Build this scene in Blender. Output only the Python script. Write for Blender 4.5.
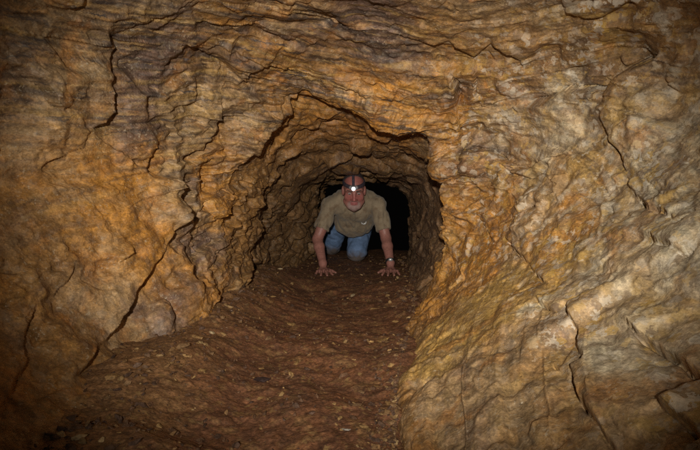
import bpy, bmesh, math
import numpy as np
from mathutils import Vector, Matrix

# ------------------------------------------------------------------ camera, world, flash, exposure
for o in list(bpy.data.objects):
    bpy.data.objects.remove(o)
scene = bpy.context.scene
COL = scene.collection
R = math.radians

CAM_Z = 0.55
PITCH = math.atan(35 / 544)            # the lens looks slightly down the passage
cam_data = bpy.data.cameras.new('camera')
cam_data.lens = 28.0
cam_data.sensor_width = 36.0
cam_data.clip_start = 0.02
cam_data.clip_end = 100
cam = bpy.data.objects.new('camera', cam_data)
cam.location = (0, 0, CAM_Z)
cam.rotation_euler = (math.pi / 2 - PITCH, 0, 0)
COL.objects.link(cam)
scene.camera = cam

world = bpy.data.worlds.new('World')   # underground: no sky reaches this place
scene.world = world
world.use_nodes = True
world.node_tree.nodes['Background'].inputs[0].default_value = (0.02, 0.018, 0.016, 1)
world.node_tree.nodes['Background'].inputs[1].default_value = 0.05

# the photographer's flash, held a little above, left of and behind the lens
fl = bpy.data.lights.new('camera_flash', 'SPOT')
fl.energy = 375
fl.color = (1.0, 0.93, 0.84)
fl.spot_size = R(52)
fl.spot_blend = 1.0
fl.shadow_soft_size = 0.03
flash = bpy.data.objects.new('camera_flash', fl)
flash.location = (-0.07, -0.45, 0.73)
_aim = Vector((0.07, 3.2, 0.455)) - flash.location
flash.rotation_euler = _aim.to_track_quat('-Z', 'Y').to_euler()
flash.scale = (1.22, 1.0, 1.0)         # the oblong reflector throws wider than high
COL.objects.link(flash)

scene.view_settings.view_transform = 'Standard'
scene.view_settings.look = 'None'
scene.view_settings.gamma = 1
scene.view_settings.exposure = 0.0
scene.render.engine = 'CYCLES'
scene.cycles.use_denoising = False
scene.cycles.max_bounces = 4
scene.cycles.sample_clamp_indirect = 1.0
scene.cycles.sample_clamp_direct = 4.0

# ------------------------------------------------------------------ helpers: noise, pixels to rays
rng = np.random.default_rng(7)
_p = rng.permutation(256).astype(np.int32)
PERM = np.concatenate([_p, _p, _p])
_g = rng.normal(size=(256, 3)).astype(np.float32)
GRAD = _g / np.linalg.norm(_g, axis=1, keepdims=True)


def _pn(x, y, z):
    xf, yf, zf = np.floor(x), np.floor(y), np.floor(z)
    xi = xf.astype(np.int32) & 255
    yi = yf.astype(np.int32) & 255
    zi = zf.astype(np.int32) & 255
    x = x - xf; y = y - yf; z = z - zf
    u = x * x * x * (x * (x * 6 - 15) + 10)
    v = y * y * y * (y * (y * 6 - 15) + 10)
    w = z * z * z * (z * (z * 6 - 15) + 10)

    def g(dx, dy, dz):
        h = PERM[PERM[PERM[xi + dx] + yi + dy] + zi + dz]
        gr = GRAD[h]
        return gr[:, 0] * (x - dx) + gr[:, 1] * (y - dy) + gr[:, 2] * (z - dz)
    a = g(0, 0, 0); a += u * (g(1, 0, 0) - a)
    b = g(0, 1, 0); b += u * (g(1, 1, 0) - b)
    a += v * (b - a)
    c = g(0, 0, 1); c += u * (g(1, 0, 1) - c)
    d = g(0, 1, 1); d += u * (g(1, 1, 1) - d)
    c += v * (d - c)
    return (a + w * (c - a)) * 1.5


def noise(P, f, off=0.0):
    """gradient noise, about -1..1; f is a scalar or three frequencies"""
    f = np.broadcast_to(np.asarray(f, np.float32), (3,))
    out = np.empty(len(P), np.float32)
    for s in range(0, len(P), 120000):
        q = P[s:s + 120000]
        out[s:s + 120000] = _pn(q[:, 0] * f[0] + off + 100, q[:, 1] * f[1] + off * 1.7 + 100, q[:, 2] * f[2] - off * 0.6 + 100)
    return out


def fbm(P, f, octv=4, gain=0.5, off=0.0):
    t = np.zeros(len(P), np.float32); a = 1.0
    f = np.broadcast_to(np.asarray(f, np.float32), (3,))
    for k in range(octv):
        t += a * noise(P, f * (2.03 ** k), off + 13.7 * k)
        a *= gain
    return t


def sstep(a, b, x):
    t = np.clip((x - a) / (b - a), 0, 1)
    return t * t * (3 - 2 * t)


def worley_facets(P, cell, seed, tilt=1.0, k=13.0):
    """broken, blocky faces: every Voronoi cell is a tilted plane, neighbours meet in a short steep riser"""
    out = np.empty(len(P), np.float32)
    r2 = np.random.default_rng(seed)
    T = r2.random((4096, 7)).astype(np.float32)
    for s in range(0, len(P), 100000):
        q = (P[s:s + 100000] / cell + 50).astype(np.float32)
        b = np.floor(q).astype(np.int32); fr = q - b
        num = np.zeros(len(q), np.float32); den = np.full(len(q), 1e-12, np.float32)
        for dx in (-1, 0, 1):
            for dy in (-1, 0, 1):
                for dz in (-1, 0, 1):
                    h = ((b[:, 0] + dx) * 73 + (b[:, 1] + dy) * 1999 + (b[:, 2] + dz) * 743) & 4095
                    t = T[h]
                    vx = fr[:, 0] - dx - t[:, 0]; vy = fr[:, 1] - dy - t[:, 1]; vz = fr[:, 2] - dz - t[:, 2]
                    w = np.exp(-k * np.sqrt(vx * vx + vy * vy + vz * vz))
                    num += w * ((t[:, 3] - .5) + tilt * ((t[:, 4] - .5) * vx + (t[:, 5] - .5) * vy + (t[:, 6] - .5) * vz))
                    den += w
        out[s:s + 100000] = num / den
    return out


FPX = 544.4
_cp, _sp = math.cos(PITCH), math.sin(PITCH)


def ray(u, v):
    a = (u - 350) / FPX; b = -(v - 225) / FPX
    d = np.array([a, _cp + b * _sp, -_sp + b * _cp])
    return d


def pixel_of(P):
    x = P[:, 0]; y = P[:, 1]; z = P[:, 2] - CAM_Z
    dep = np.maximum(y * _cp - z * _sp, 1e-3)
    up = y * _sp + z * _cp
    return 350 + FPX * x / dep, 225 - FPX * up / dep, dep


# ------------------------------------------------------------------ mesh and material helpers
def np_mesh(name, V, F, smooth=True, normals=None):
    me = bpy.data.meshes.new(name)
    V = np.ascontiguousarray(V, np.float32); F = np.ascontiguousarray(F, np.int32)
    k = F.shape[1]
    me.vertices.add(len(V)); me.vertices.foreach_set('co', V.ravel())
    me.loops.add(F.size); me.loops.foreach_set('vertex_index', F.ravel())
    me.polygons.add(len(F)); me.polygons.foreach_set('loop_start', np.arange(0, F.size, k, dtype=np.int32))
    me.polygons.foreach_set('use_smooth', np.full(len(F), smooth, bool))
    me.update(calc_edges=True)
    if normals is not None:
        me.normals_split_custom_set_from_vertices(np.ascontiguousarray(normals, np.float32))
    return me


def set_col(me, C, name='Col'):
    C = np.asarray(C, np.float32)
    if C.shape[1] == 3:
        C = np.concatenate([C, np.ones((len(C), 1), np.float32)], 1)
    at = me.color_attributes.new(name, 'FLOAT_COLOR', 'POINT')
    at.data.foreach_set('color', np.ascontiguousarray(C, np.float32).ravel())


def obj(name, me, mat=None, parent=None, **props):
    o = bpy.data.objects.new(name, me)
    COL.objects.link(o)
    if mat is not None:
        me.materials.clear(); me.materials.append(mat)
    if parent is not None:
        o.parent = parent
    for k, v in props.items():
        o[k] = v
    return o


class NT:
    def __init__(self, name):
        self.m = bpy.data.materials.new(name); self.m.use_nodes = True
        self.t = self.m.node_tree; self.b = self.t.nodes['Principled BSDF']

    def n(self, typ, **kw):
        nd = self.t.nodes.new(typ)
        for k, v in kw.items():
            setattr(nd, k, v)
        return nd

    def l(self, a, b):
        self.t.links.new(a, b)

    def tex(self, scale, detail=4, rough=0.55, typ='FBM', dist=0.0, vec=None):
        t = self.n('ShaderNodeTexNoise'); t.noise_type = typ
        t.inputs['Scale'].default_value = scale; t.inputs['Detail'].default_value = detail
        t.inputs['Roughness'].default_value = rough; t.inputs['Distortion'].default_value = dist
        if vec is not None:
            self.l(vec, t.inputs['Vector'])
        return t.outputs[0]

    def ramp(self, src, stops):
        r = self.n('ShaderNodeValToRGB'); e = r.color_ramp.elements
        while len(e) < len(stops):
            e.new(0.5)
        for k, (p, c) in enumerate(stops):
            e[k].position = p
            e[k].color = (c, c, c, 1) if not hasattr(c, '__len__') else (*c, 1)
        self.l(src, r.inputs[0])
        return r.outputs[0]

    def mul(self, a, b, fac=1.0, mode='MULTIPLY'):
        m = self.n('ShaderNodeMix', data_type='RGBA', blend_type=mode)
        if hasattr(fac, 'default_value') or hasattr(fac, 'links'):
            self.l(fac, m.inputs[0])
        else:
            m.inputs[0].default_value = fac
        for s, k in ((a, 6), (b, 7)):
            if isinstance(s, tuple):
                m.inputs[k].default_value = (*s, 1)
            else:
                self.l(s, m.inputs[k])
        return m.outputs[2]

    def bump(self, h, strength, dist, prev=None):
        b = self.n('ShaderNodeBump'); b.inputs['Strength'].default_value = strength
        b.inputs['Distance'].default_value = dist
        self.l(h, b.inputs['Height'])
        if prev is not None:
            self.l(prev, b.inputs['Normal'])
        return b.outputs[0]


def rock_material():
    m = NT('ochre_rock')
    geo = m.n('ShaderNodeNewGeometry')
    pos = geo.outputs['Position']
    mp = m.n('ShaderNodeMapping'); mp.inputs['Scale'].default_value = (1, 1, 1.9)
    mp.inputs['Rotation'].default_value = (0.12, 0.16, 0)
    m.l(pos, mp.inputs['Vector'])
    at = m.n('ShaderNodeAttribute', attribute_name='Col')
    fine = m.ramp(m.tex(130, 7, 0.72, vec=mp.outputs[0]), [(0.28, 0.55), (0.5, 1.0), (0.74, 1.55)])
    med = m.ramp(m.tex(26, 5, 0.6, dist=0.6, vec=pos), [(0.3, 0.78), (0.5, 1.0), (0.7, 1.24)])
    wv = m.n('ShaderNodeVectorMath', operation='ADD')
    nz = m.n('ShaderNodeTexNoise'); nz.inputs['Scale'].default_value = 60; nz.inputs['Detail'].default_value = 4
    m.l(pos, nz.inputs['Vector'])
    sc = m.n('ShaderNodeVectorMath', operation='SCALE'); m.l(nz.outputs[1], sc.inputs[0]); sc.inputs['Scale'].default_value = 0.016
    m.l(pos, wv.inputs[0]); m.l(sc.outputs[0], wv.inputs[1])
    vo = m.n('ShaderNodeTexVoronoi'); vo.inputs['Scale'].default_value = 105; m.l(wv.outputs[0], vo.inputs['Vector'])
    vo2 = m.n('ShaderNodeTexVoronoi'); vo2.inputs['Scale'].default_value = 46
    sc2 = m.n('ShaderNodeVectorMath', operation='SCALE'); m.l(nz.outputs[1], sc2.inputs[0]); sc2.inputs['Scale'].default_value = 0.05
    wv2 = m.n('ShaderNodeVectorMath', operation='ADD'); m.l(pos, wv2.inputs[0]); m.l(sc2.outputs[0], wv2.inputs[1]); m.l(wv2.outputs[0], vo2.inputs['Vector'])
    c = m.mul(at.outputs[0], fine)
    c = m.mul(c, med)
    c = m.mul(c, m.ramp(vo.outputs['Color'], [(0.1, 0.80), (0.5, 1.0), (0.9, 1.22)]))
    c = m.mul(c, m.ramp(vo2.outputs['Color'], [(0.1, 0.86), (0.5, 1.0), (0.9, 1.14)]))
    zn = m.n('ShaderNodeSeparateColor')
    za = m.n('ShaderNodeAttribute', attribute_name='Zone'); m.l(za.outputs[0], zn.inputs[0])
    # thin dark and pale laminae along the bedding
    dq = m.n('ShaderNodeVectorMath', operation='DOT_PRODUCT'); m.l(wv.outputs[0], dq.inputs[0]); dq.inputs[1].default_value = (.17, -.24, .955)
    sx = m.n('ShaderNodeSeparateXYZ'); m.l(pos, sx.inputs[0])
    cb = m.n('ShaderNodeCombineXYZ')
    for a_, b_, k_ in ((sx.outputs[0], 0, 6.0), (sx.outputs[1], 1, 6.0), (dq.outputs['Value'], 2, 62.0)):
        mm = m.n('ShaderNodeMath', operation='MULTIPLY'); m.l(a_, mm.inputs[0]); mm.inputs[1].default_value = k_
        m.l(mm.outputs[0], cb.inputs[b_])
    lam = m.tex(1.0, 5, 0.62, dist=0.5, vec=cb.outputs[0])
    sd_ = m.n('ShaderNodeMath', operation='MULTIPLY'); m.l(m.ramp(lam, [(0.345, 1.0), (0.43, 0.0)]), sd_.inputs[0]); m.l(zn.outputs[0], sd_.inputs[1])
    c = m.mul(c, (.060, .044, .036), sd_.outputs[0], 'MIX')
    sp_ = m.n('ShaderNodeMath', operation='MULTIPLY'); m.l(m.ramp(lam, [(0.59, 0.0), (0.67, 0.75)]), sp_.inputs[0]); m.l(zn.outputs[0], sp_.inputs[1])
    c = m.mul(c, (.46, .295, .125), sp_.outputs[0], 'MIX')
    # broken pale and yellow chips of the right-hand rock
    chs = m.n('ShaderNodeSeparateColor'); m.l(vo2.outputs['Color'], chs.inputs[0])
    for chan, col_, lo in ((0, (.58, .52, .41), .80), (1, (.46, .29, .07), .84), (2, (.17, .115, .075), .82)):
        ch = m.n('ShaderNodeMath', operation='MULTIPLY'); m.l(m.ramp(chs.outputs[chan], [(lo, 0.0), (lo + .04, .55)]), ch.inputs[0]); m.l(zn.outputs[1], ch.inputs[1])
        c = m.mul(c, col_, ch.outputs[0], 'MIX')
    # pale flecks of mica and calcite
    fk = m.ramp(m.tex(120, 4, 0.6, vec=pos), [(0.60, 0.0), (0.65, 1.0)])
    fk2 = m.ramp(m.tex(9, 3, 0.6, vec=pos), [(0.40, 0.0), (0.62, 0.55)])
    ff = m.mul(fk, fk2)
    c = m.mul(c, (0.50, 0.42, 0.29), ff, 'MIX')
    m.l(c, m.b.inputs['Base Color'])
    rg = m.ramp(m.tex(60, 4, 0.6, vec=pos), [(0.3, 0.36), (0.6, 0.72)])
    m.l(rg, m.b.inputs['Roughness'])
    m.b.inputs['Specular IOR Level'].default_value = 0.38
    b1 = m.bump(m.tex(34, 8, 0.68, vec=pos), 0.30, 0.009)
    b2 = m.bump(m.tex(170, 5, 0.62, vec=pos), 0.5, 0.0026, b1)
    b3 = m.bump(vo.outputs['Distance'], 0.25, 0.0025, b2)
    m.l(b3, m.b.inputs['Normal'])
    return m.m


def floor_material():
    m = NT('muddy_floor')
    pos = m.n('ShaderNodeNewGeometry').outputs['Position']
    at = m.n('ShaderNodeAttribute', attribute_name='Col')
    fine = m.ramp(m.tex(120, 6, 0.65, vec=pos), [(0.3, 0.45), (0.5, 1.0), (0.72, 1.8)])
    med = m.ramp(m.tex(30, 5, 0.6, dist=0.4, vec=pos), [(0.32, 0.78), (0.5, 1.0), (0.7, 1.25)])
    c = m.mul(m.mul(at.outputs[0], fine), med)
    fk = m.ramp(m.tex(48, 5, 0.6, vec=pos), [(0.58, 0.0), (0.64, 1.0)])
    fk2 = m.ramp(m.tex(6, 3, 0.6, vec=pos), [(0.40, 0.0), (0.60, 0.8)])
    c = m.mul(c, (0.27, 0.165, 0.06), m.mul(fk, fk2), 'MIX')
    m.l(c, m.b.inputs['Base Color'])
    rg = m.ramp(m.tex(45, 4, 0.6, vec=pos), [(0.3, 0.42), (0.6, 0.8)])
    m.l(rg, m.b.inputs['Roughness'])
    m.b.inputs['Specular IOR Level'].default_value = 0.3
    b1 = m.bump(m.tex(48, 8, 0.66, vec=pos), 0.22, 0.011)
    b2 = m.bump(m.tex(190, 4, 0.6, vec=pos), 0.7, 0.004, b1)
    m.l(b2, m.b.inputs['Normal'])
    return m.m


def stone_material():
    m = NT('loose_stone')
    pos = m.n('ShaderNodeNewGeometry').outputs['Position']
    at = m.n('ShaderNodeAttribute', attribute_name='Col')
    fine = m.ramp(m.tex(140, 5, 0.6, vec=pos), [(0.3, 0.5), (0.5, 1.0), (0.72, 1.5)])
    m.l(m.mul(at.outputs[0], fine), m.b.inputs['Base Color'])
    m.b.inputs['Roughness'].default_value = 0.7
    m.b.inputs['Specular IOR Level'].default_value = 0.3
    m.l(m.bump(m.tex(110, 5, 0.6, vec=pos), 0.8, 0.006), m.b.inputs['Normal'])
    return m.m


ROCK = rock_material(); MUD = floor_material(); STONE = stone_material()

# ------------------------------------------------------------------ the passage: base shape
# cross-sections (x, z) at distances y along the passage, from the right foot round over the roof to the left foot
SEC = {
    -2.6: [(.5, -.3), (1.0, .2), (1.0, .8), (.6, 1.3), (0, 1.4), (-.6, 1.3), (-1.0, .9), (-1.0, .3), (-.7, -.3), (0, -.4)],
    -0.6: [(.3, -.2), (.8, .2), (1.15, .6), (1.15, 1.0), (.7, 1.38), (0, 1.45), (-.7, 1.35), (-1.1, .95), (-1.15, .5), (-.95, -.1), (0, -.4)],
    0.5: [(.10, -.2), (.18, 0), (.40, .14), (.80, .42), (1.05, .75), (1.0, 1.05), (.65, 1.34), (0, 1.42), (-.65, 1.3), (-1.02, .95), (-1.05, .5), (-.84, .18), (-.52, .03), (-.44, -.2), (-.2, -.4)],
    1.0: [(.08, -.2), (.09, 0), (.30, .12), (.60, .32), (.86, .58), (.98, .85), (.88, 1.08), (.55, 1.30), (0, 1.36), (-.55, 1.26), (-.93, .98), (-1.0, .55), (-.82, .24), (-.54, .06), (-.46, -.2), (-.2, -.4)],
    1.5: [(.12, -.2), (.13, 0), (.28, .12), (.54, .31), (.80, .55), (.92, .80), (.86, 1.00), (.54, 1.18), (.05, 1.26), (-.45, 1.20), (-.80, 1.00), (-.88, .60), (-.78, .28), (-.62, .06), (-.58, -.2), (-.2, -.4)],
    2.0: [(.22, -.2), (.22, 0), (.33, .11), (.53, .31), (.70, .55), (.76, .78), (.64, .95), (.36, 1.06), (-.05, 1.14), (-.44, 1.06), (-.62, .88), (-.67, .56), (-.60, .30), (-.52, .08), (-.50, -.2), (-.1, -.4)],
    2.30: [(.27, -.2), (.275, 0), (.36, .12), (.48, .30), (.58, .55), (.59, .72), (.50, .84), (.22, .95), (0, 1.02), (-.2, 1.06), (-.39, .98), (-.54, .80), (-.61, .54), (-.57, .28), (-.52, .07), (-.50, -.2), (-.1, -.4)],
    2.47: [(.295, -.2), (.295, 0), (.365, .10), (.405, .26), (.408, .50), (.41, .66), (.34, .765), (.16, .84), (0, .905), (-.20, .97), (-.335, .875), (-.395, .745), (-.495, .62), (-.535, .46), (-.545, .28), (-.53, .06), (-.51, -.2), (-.1, -.4)],
    2.53: [(.30, -.2), (.31, 0), (.42, .10), (.54, .26), (.55, .50), (.52, .66), (.42, .79), (.2, .895), (0, .965), (-.2, 1.025), (-.375, .89), (-.465, .74), (-.515, .62), (-.545, .46), (-.55, .28), (-.535, .06), (-.515, -.2), (-.1, -.4)],
    2.75: [(.32, -.2), (.33, 0), (.43, .12), (.52, .3), (.53, .50), (.47, .66), (.35, .77), (.17, .86), (-.02, .905), (-.2, .915), (-.36, .80), (-.47, .62), (-.53, .42), (-.545, .25), (-.54, .06), (-.52, -.2), (-.1, -.4)],
    3.1: [(.36, -.2), (.37, 0), (.44, .12), (.48, .3), (.485, .52), (.45, .665), (.34, .745), (.1, .785), (-.15, .78), (-.37, .70), (-.47, .52), (-.53, .30), (-.55, .2), (-.55, .06), (-.53, -.2), (-.1, -.4)],
    3.5: [(.39, -.2), (.40, 0), (.45, .12), (.475, .3), (.475, .47), (.445, .59), (.34, .655), (.1, .695), (-.14, .685), (-.33, .61), (-.43, .42), (-.50, .22), (-.52, .15), (-.52, .05), (-.5, -.2), (-.1, -.4)],
    3.9: [(.42, -.2), (.43, 0), (.46, .12), (.475, .3), (.47, .46), (.44, .555), (.33, .62), (.1, .665), (-.10, .66), (-.26, .59), (-.325, .40), (-.37, .22), (-.39, .15), (-.40, .04), (-.40, -.2), (0, -.4)],
    4.25: [(.44, -.2), (.45, 0), (.465, .12), (.47, .3), (.465, .46), (.44, .535), (.33, .59), (.1, .63), (-.08, .625), (-.22, .57), (-.265, .40), (-.285, .22), (-.295, .15), (-.31, .04), (-.32, -.2), (0, -.4)],
    4.7: [(.5, -.3), (.55, 0), (.58, .15), (.60, .35), (.58, .52), (.48, .64), (.3, .72), (.1, .75), (-.1, .66), (-.20, .60), (-.275, .45), (-.29, .25), (-.30, .15), (-.31, 0), (-.33, -.3), (0, -.5)],
    5.05: [(.9, -.4), (.95, 0), (1.0, .15), (1.0, .35), (.95, .62), (.8, .84), (.5, .95), (.1, .95), (-.1, .80), (-.22, .66), (-.29, .45), (-.30, .25), (-.31, .15), (-.32, 0), (-.34, -.4), (0, -.7)],
    5.6: [(1.0, -1.0), (1.4, -.4), (1.6, .2), (1.6, .8), (1.3, 1.5), (.6, 1.8), (0, 1.9), (-.6, 1.8), (-1.3, 1.4), (-1.5, .8), (-1.5, .2), (-1.3, -.4), (-.9, -1.0), (0, -1.4)],
    8.0: [(1.6, -1.6), (2.4, -.6), (2.6, .4), (2.4, 1.6), (1.4, 2.6), (0, 3.0), (-1.4, 2.6), (-2.4, 1.6), (-2.6, .4), (-2.4, -.6), (-1.6, -1.6), (0, -2.0)],
    14.0: [(1.6, -1.6), (2.4, -.6), (2.6, .4), (2.4, 1.6), (1.4, 2.6), (0, 3.0), (-1.4, 2.6), (-2.4, 1.6), (-2.6, .4), (-2.4, -.6), (-1.6, -1.6), (0, -2.0)],
}
YS = np.array(sorted(SEC))
AXX = np.array([0.0] * len(YS)); AXZ = np.interp(YS, [-2.6, 1.5, 2.5, 3.4, 14], [.5, .5, .46, .33, .33])
NTH = 1440
TH = np.linspace(-math.pi, math.pi, NTH, endpoint=False)


def polar_section(pts, az):
    P = np.array(pts, float) - np.array([0.0, az])
    Q = np.roll(P, -1, 0)
    r = np.zeros(NTH)
    dx, dz = np.cos(TH), np.sin(TH)
    for a, b in zip(P, Q):
        e = b - a
        den = dx * e[1] - dz * e[0]
        with np.errstate(divide='ignore', invalid='ignore'):
            t = (a[0] * e[1] - a[1] * e[0]) / den
            s = (a[0] * dz - a[1] * dx) / den
        ok = (np.abs(den) > 1e-9) & (s >= -1e-6) & (s <= 1 + 1e-6) & (t > 0)
        r = np.where(ok, np.maximum(r, t), r)
    k = np.exp(-0.5 * (np.arange(-24, 25) / 7.0) ** 2); k /= k.sum()
    rr = np.concatenate([r[-24:], r, r[:24]])
    return np.convolve(rr, k, 'valid')


RS = np.array([polar_section(SEC[y], az) for y, az in zip(YS, AXZ)])


def pchip(xk, yk, x):
    h = np.diff(xk); d = np.diff(yk, axis=0) / h[:, None]
    m = np.zeros_like(yk)
    s = (np.sign(d[:-1]) * np.sign(d[1:])) > 0
    w1 = (2 * h[1:] + h[:-1])[:, None]; w2 = (h[1:] + 2 * h[:-1])[:, None]
    with np.errstate(divide='ignore', invalid='ignore'):
        hm = (w1 + w2) / (w1 / d[:-1] + w2 / d[1:])
    m[1:-1] = np.where(s, hm, 0)
    m[0] = d[0]; m[-1] = d[-1]
    i = np.clip(np.searchsorted(xk, x) - 1, 0, len(xk) - 2)
    t = ((x - xk[i]) / h[i])[:, None]; hh = h[i][:, None]
    return ((1 + 2 * t) * (1 - t) ** 2 * yk[i] + t * (1 - t) ** 2 * hh * m[i] + t * t * (3 - 2 * t) * yk[i + 1] + t * t * (t - 1) * hh * m[i + 1])


YF = np.concatenate([np.linspace(-2.6, .5, 40, endpoint=False), np.linspace(.5, 5.6, 511, endpoint=False), np.linspace(5.6, 14, 60)])
RF = pchip(YS, RS, YF)
AZF = np.interp(YF, YS, AXZ)


def base_radius(y, th):
    fi = np.interp(y, YF, np.arange(len(YF)))
    i = np.clip(np.floor(fi).astype(int), 0, len(YF) - 2); a = fi - i
    ft = ((th + math.pi) / (2 * math.pi) * NTH) % NTH
    j = np.floor(ft).astype(int) % NTH; b = ft - np.floor(ft); j2 = (j + 1) % NTH
    return (1 - a) * ((1 - b) * RF[i, j] + b * RF[i, j2]) + a * ((1 - b) * RF[i + 1, j] + b * RF[i + 1, j2])


def axis_z(y):
    return np.interp(y, YF, AZF)


def hit_wall(u, v):
    """where the line of sight through a photo pixel meets the undisturbed passage wall"""
    d = ray(u, v)
    t = np.arange(0.5, 12, 0.004)
    P = np.array([0, 0, CAM_Z]) + t[:, None] * d
    az = axis_z(P[:, 1])
    r = np.hypot(P[:, 0], P[:, 2] - az); th = np.arctan2(P[:, 2] - az, P[:, 0])
    out = np.nonzero(r >= base_radius(P[:, 1], th))[0]
    return P[out[0]] if len(out) else P[-1]


# grid over the passage, finer where the flash shows it
g_y = np.concatenate([np.linspace(-2.6, .6, 24, endpoint=False), np.linspace(.6, .95, 50, endpoint=False),
                      np.linspace(.95, 2.26, 296, endpoint=False), np.linspace(2.26, 2.56, 120, endpoint=False), np.linspace(2.56, 3.35, 165, endpoint=False), np.linspace(3.35, 4.7, 130, endpoint=False),
                      np.linspace(4.7, 5.8, 30, endpoint=False), np.linspace(5.8, 14, 24)])
g_t = np.concatenate([R(1) * np.linspace(-84, 226, 1060, endpoint=False), R(1) * np.linspace(226, 276, 26, endpoint=False)])
NY, NT_ = len(g_y), len(g_t)
YY, TT = np.meshgrid(g_y, g_t, indexing='ij')
yv = YY.ravel(); tv = TT.ravel()
_q = np.stack([np.cos(tv), yv, np.sin(tv)], 1).astype(np.float32)
ct_ = np.cos(tv)
yw_ = yv + (.024 * fbm(_q, 5, 3, .55, 701.0) + .014 * noise(_q, 22, 711.0)) * (1 + .9 * (ct_ > .6)) * sstep(2.15, 2.35, yv) * sstep(2.95, 2.7, yv)
rb = base_radius(yw_, (tv + math.pi) % (2 * math.pi) - math.pi)
az = axis_z(yv)
ct, st = np.cos(tv), np.sin(tv)
B = np.stack([rb * ct, yv, az + rb * st], 1).astype(np.float32)      # base points
BP = np.ascontiguousarray(B)
# smoothed normals of the undisturbed wall, pointing into the passage: relief stands out along these
_G = B.reshape(NY, NT_, 3)
_n = np.cross(np.roll(_G, -1, 1) - np.roll(_G, 1, 1), np.gradient(_G, g_y.astype(np.float32), axis=0))
_n /= np.maximum(np.linalg.norm(_n, axis=2, keepdims=True), 1e-9)
if (_n[..., 0] * -np.cos(TT) + _n[..., 2] * -np.sin(TT)).sum() < 0:
    _n = -_n
for _ in range(3):
    _c = np.cumsum(np.concatenate([np.repeat(_n[:1], 6, 0), _n, np.repeat(_n[-1:], 6, 0)], 0), 0, dtype=np.float64)
    _n = (np.concatenate([_c[12:13], _c[13:] - _c[:-13]], 0) / 13)[:NY]
    _c = np.cumsum(np.concatenate([_n[:, -8:], _n, _n[:, :8]], 1), 1)
    _n = np.concatenate([_c[:, 16:17], _c[:, 17:] - _c[:, :-17]], 1) / 17
_n /= np.maximum(np.linalg.norm(_n, axis=2, keepdims=True), 1e-9)
BN = _n.reshape(-1, 3).astype(np.float32)

# ------------------------------------------------------------------ relief of the rock
warp = np.stack([fbm(BP, 3.2, 3, .5, 3.1), fbm(BP, 3.2, 3, .5, 41.0), fbm(BP, 3.2, 3, .5, 77.0)], 1)
W = BP + 0.05 * warp
sR = sstep(.15, .55, B[:, 0])                                # towards the right-hand rock
n_bed = np.array([0.18, -0.25, 1.0]); n_bed /= np.linalg.norm(n_bed)
n_bedR = np.array([-0.30, -0.40, 0.85]); n_bedR /= np.linalg.norm(n_bedR)
Wq = BP + 0.030 * np.stack([fbm(BP, 1.7, 2, .5, 503.0), fbm(BP, 1.7, 2, .5, 541.0), fbm(BP, 1.7, 2, .5, 577.0)], 1) + .006 * warp
_c = np.array([.38, 2.1, .85], np.float32)
sQ = sstep(.05, .75, B[:, 0])
q = (Wq - _c) @ n_bed * (1 - sQ) + (Wq - _c) @ n_bedR * sQ + 3.0


def strata(q, h, off, fx=2.2):
    t = q / h + 0.22 * noise(BP, 4.0, off)
    k = np.floor(t); f = t - k
    S = np.stack([BP[:, 0] * fx, BP[:, 1] * fx, k * 3.17 + off], 1).astype(np.float32)
    a = noise(S, 1.0, off); S2 = S.copy(); S2[:, 2] += 3.17
    b = noise(S2, 1.0, off)
    e = sstep(0.90, 0.99, f)                                  # thin riser between beds
    return (a + (b - a) * e + 0.25 * (f - .5)) * (1 - .75 * sstep(2.55, 2.75, yv))


# where the rock is broken into blocks (1) and where it is smooth (0): places picked from the photo
ROUGH = [(90, 230, 0), (100, 310, 0), (30, 330, .1), (60, 60, .25), (150, 90, .5), (220, 150, 1), (225, 250, 1), (200, 210, 1), (250, 110, .8),
         (350, 40, .3), (250, 40, .4), (380, 90, .3), (350, 130, .25), (440, 165, .8), (480, 170, 1), (540, 205, .8), (480, 230, .5), (470, 320, .12),
         (480, 410, .08), (570, 120, .1), (560, 40, .35), (640, 80, .9), (650, 180, .6), (640, 300, .5), (600, 400, .3), (680, 380, .4), (280, 210, .9), (300, 170, .6)]
nw = np.zeros(len(BP), np.float32); dw = np.full(len(BP), 1e-4, np.float32)
for u_, v_, k_ in ROUGH:
    p_ = hit_wall(u_, v_).astype(np.float32)
    w_ = np.exp(-((W - p_) ** 2).sum(1) / .06)
    nw += w_ * k_; dw += w_
rough = (nw + 1e-4 * .5) / dw
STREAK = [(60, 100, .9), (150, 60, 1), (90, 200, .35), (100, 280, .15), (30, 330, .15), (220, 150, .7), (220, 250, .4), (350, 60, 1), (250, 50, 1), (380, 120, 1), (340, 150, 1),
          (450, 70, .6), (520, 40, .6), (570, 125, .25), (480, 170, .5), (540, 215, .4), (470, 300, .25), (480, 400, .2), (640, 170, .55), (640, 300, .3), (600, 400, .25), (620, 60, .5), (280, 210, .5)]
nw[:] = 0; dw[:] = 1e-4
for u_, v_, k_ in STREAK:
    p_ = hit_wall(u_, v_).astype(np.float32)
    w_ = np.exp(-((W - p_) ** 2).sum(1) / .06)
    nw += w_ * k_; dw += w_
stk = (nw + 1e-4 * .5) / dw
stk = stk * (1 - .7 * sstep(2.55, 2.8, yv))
rough = np.maximum(rough, .75 * sstep(2.6, 2.9, yv))
amp = rough * (0.6 + 0.8 * sstep(-.3, .5, fbm(BP, 2.2, 2, .5, 9.0)))
QP = np.stack([BP[:, 0], BP[:, 1], q], 1).astype(np.float32)
d = 0.034 * fbm(BP, 2.0, 2, .35, 5.0)
d += 0.009 * fbm(QP, (1.6, 1.6, 15), 3, .5, 66.0) * (.35 + .65 * stk)
d += 0.0028 * fbm(QP, (3.2, 3.2, 46), 3, .55, 86.0) * stk
d += 0.0030 * fbm(QP, (7, 7, 120), 2, .55, 96.0) * stk * .7
d += 0.004 * fbm(BP, 6, 3, .5, 606.0) * (1 - stk)
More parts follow.
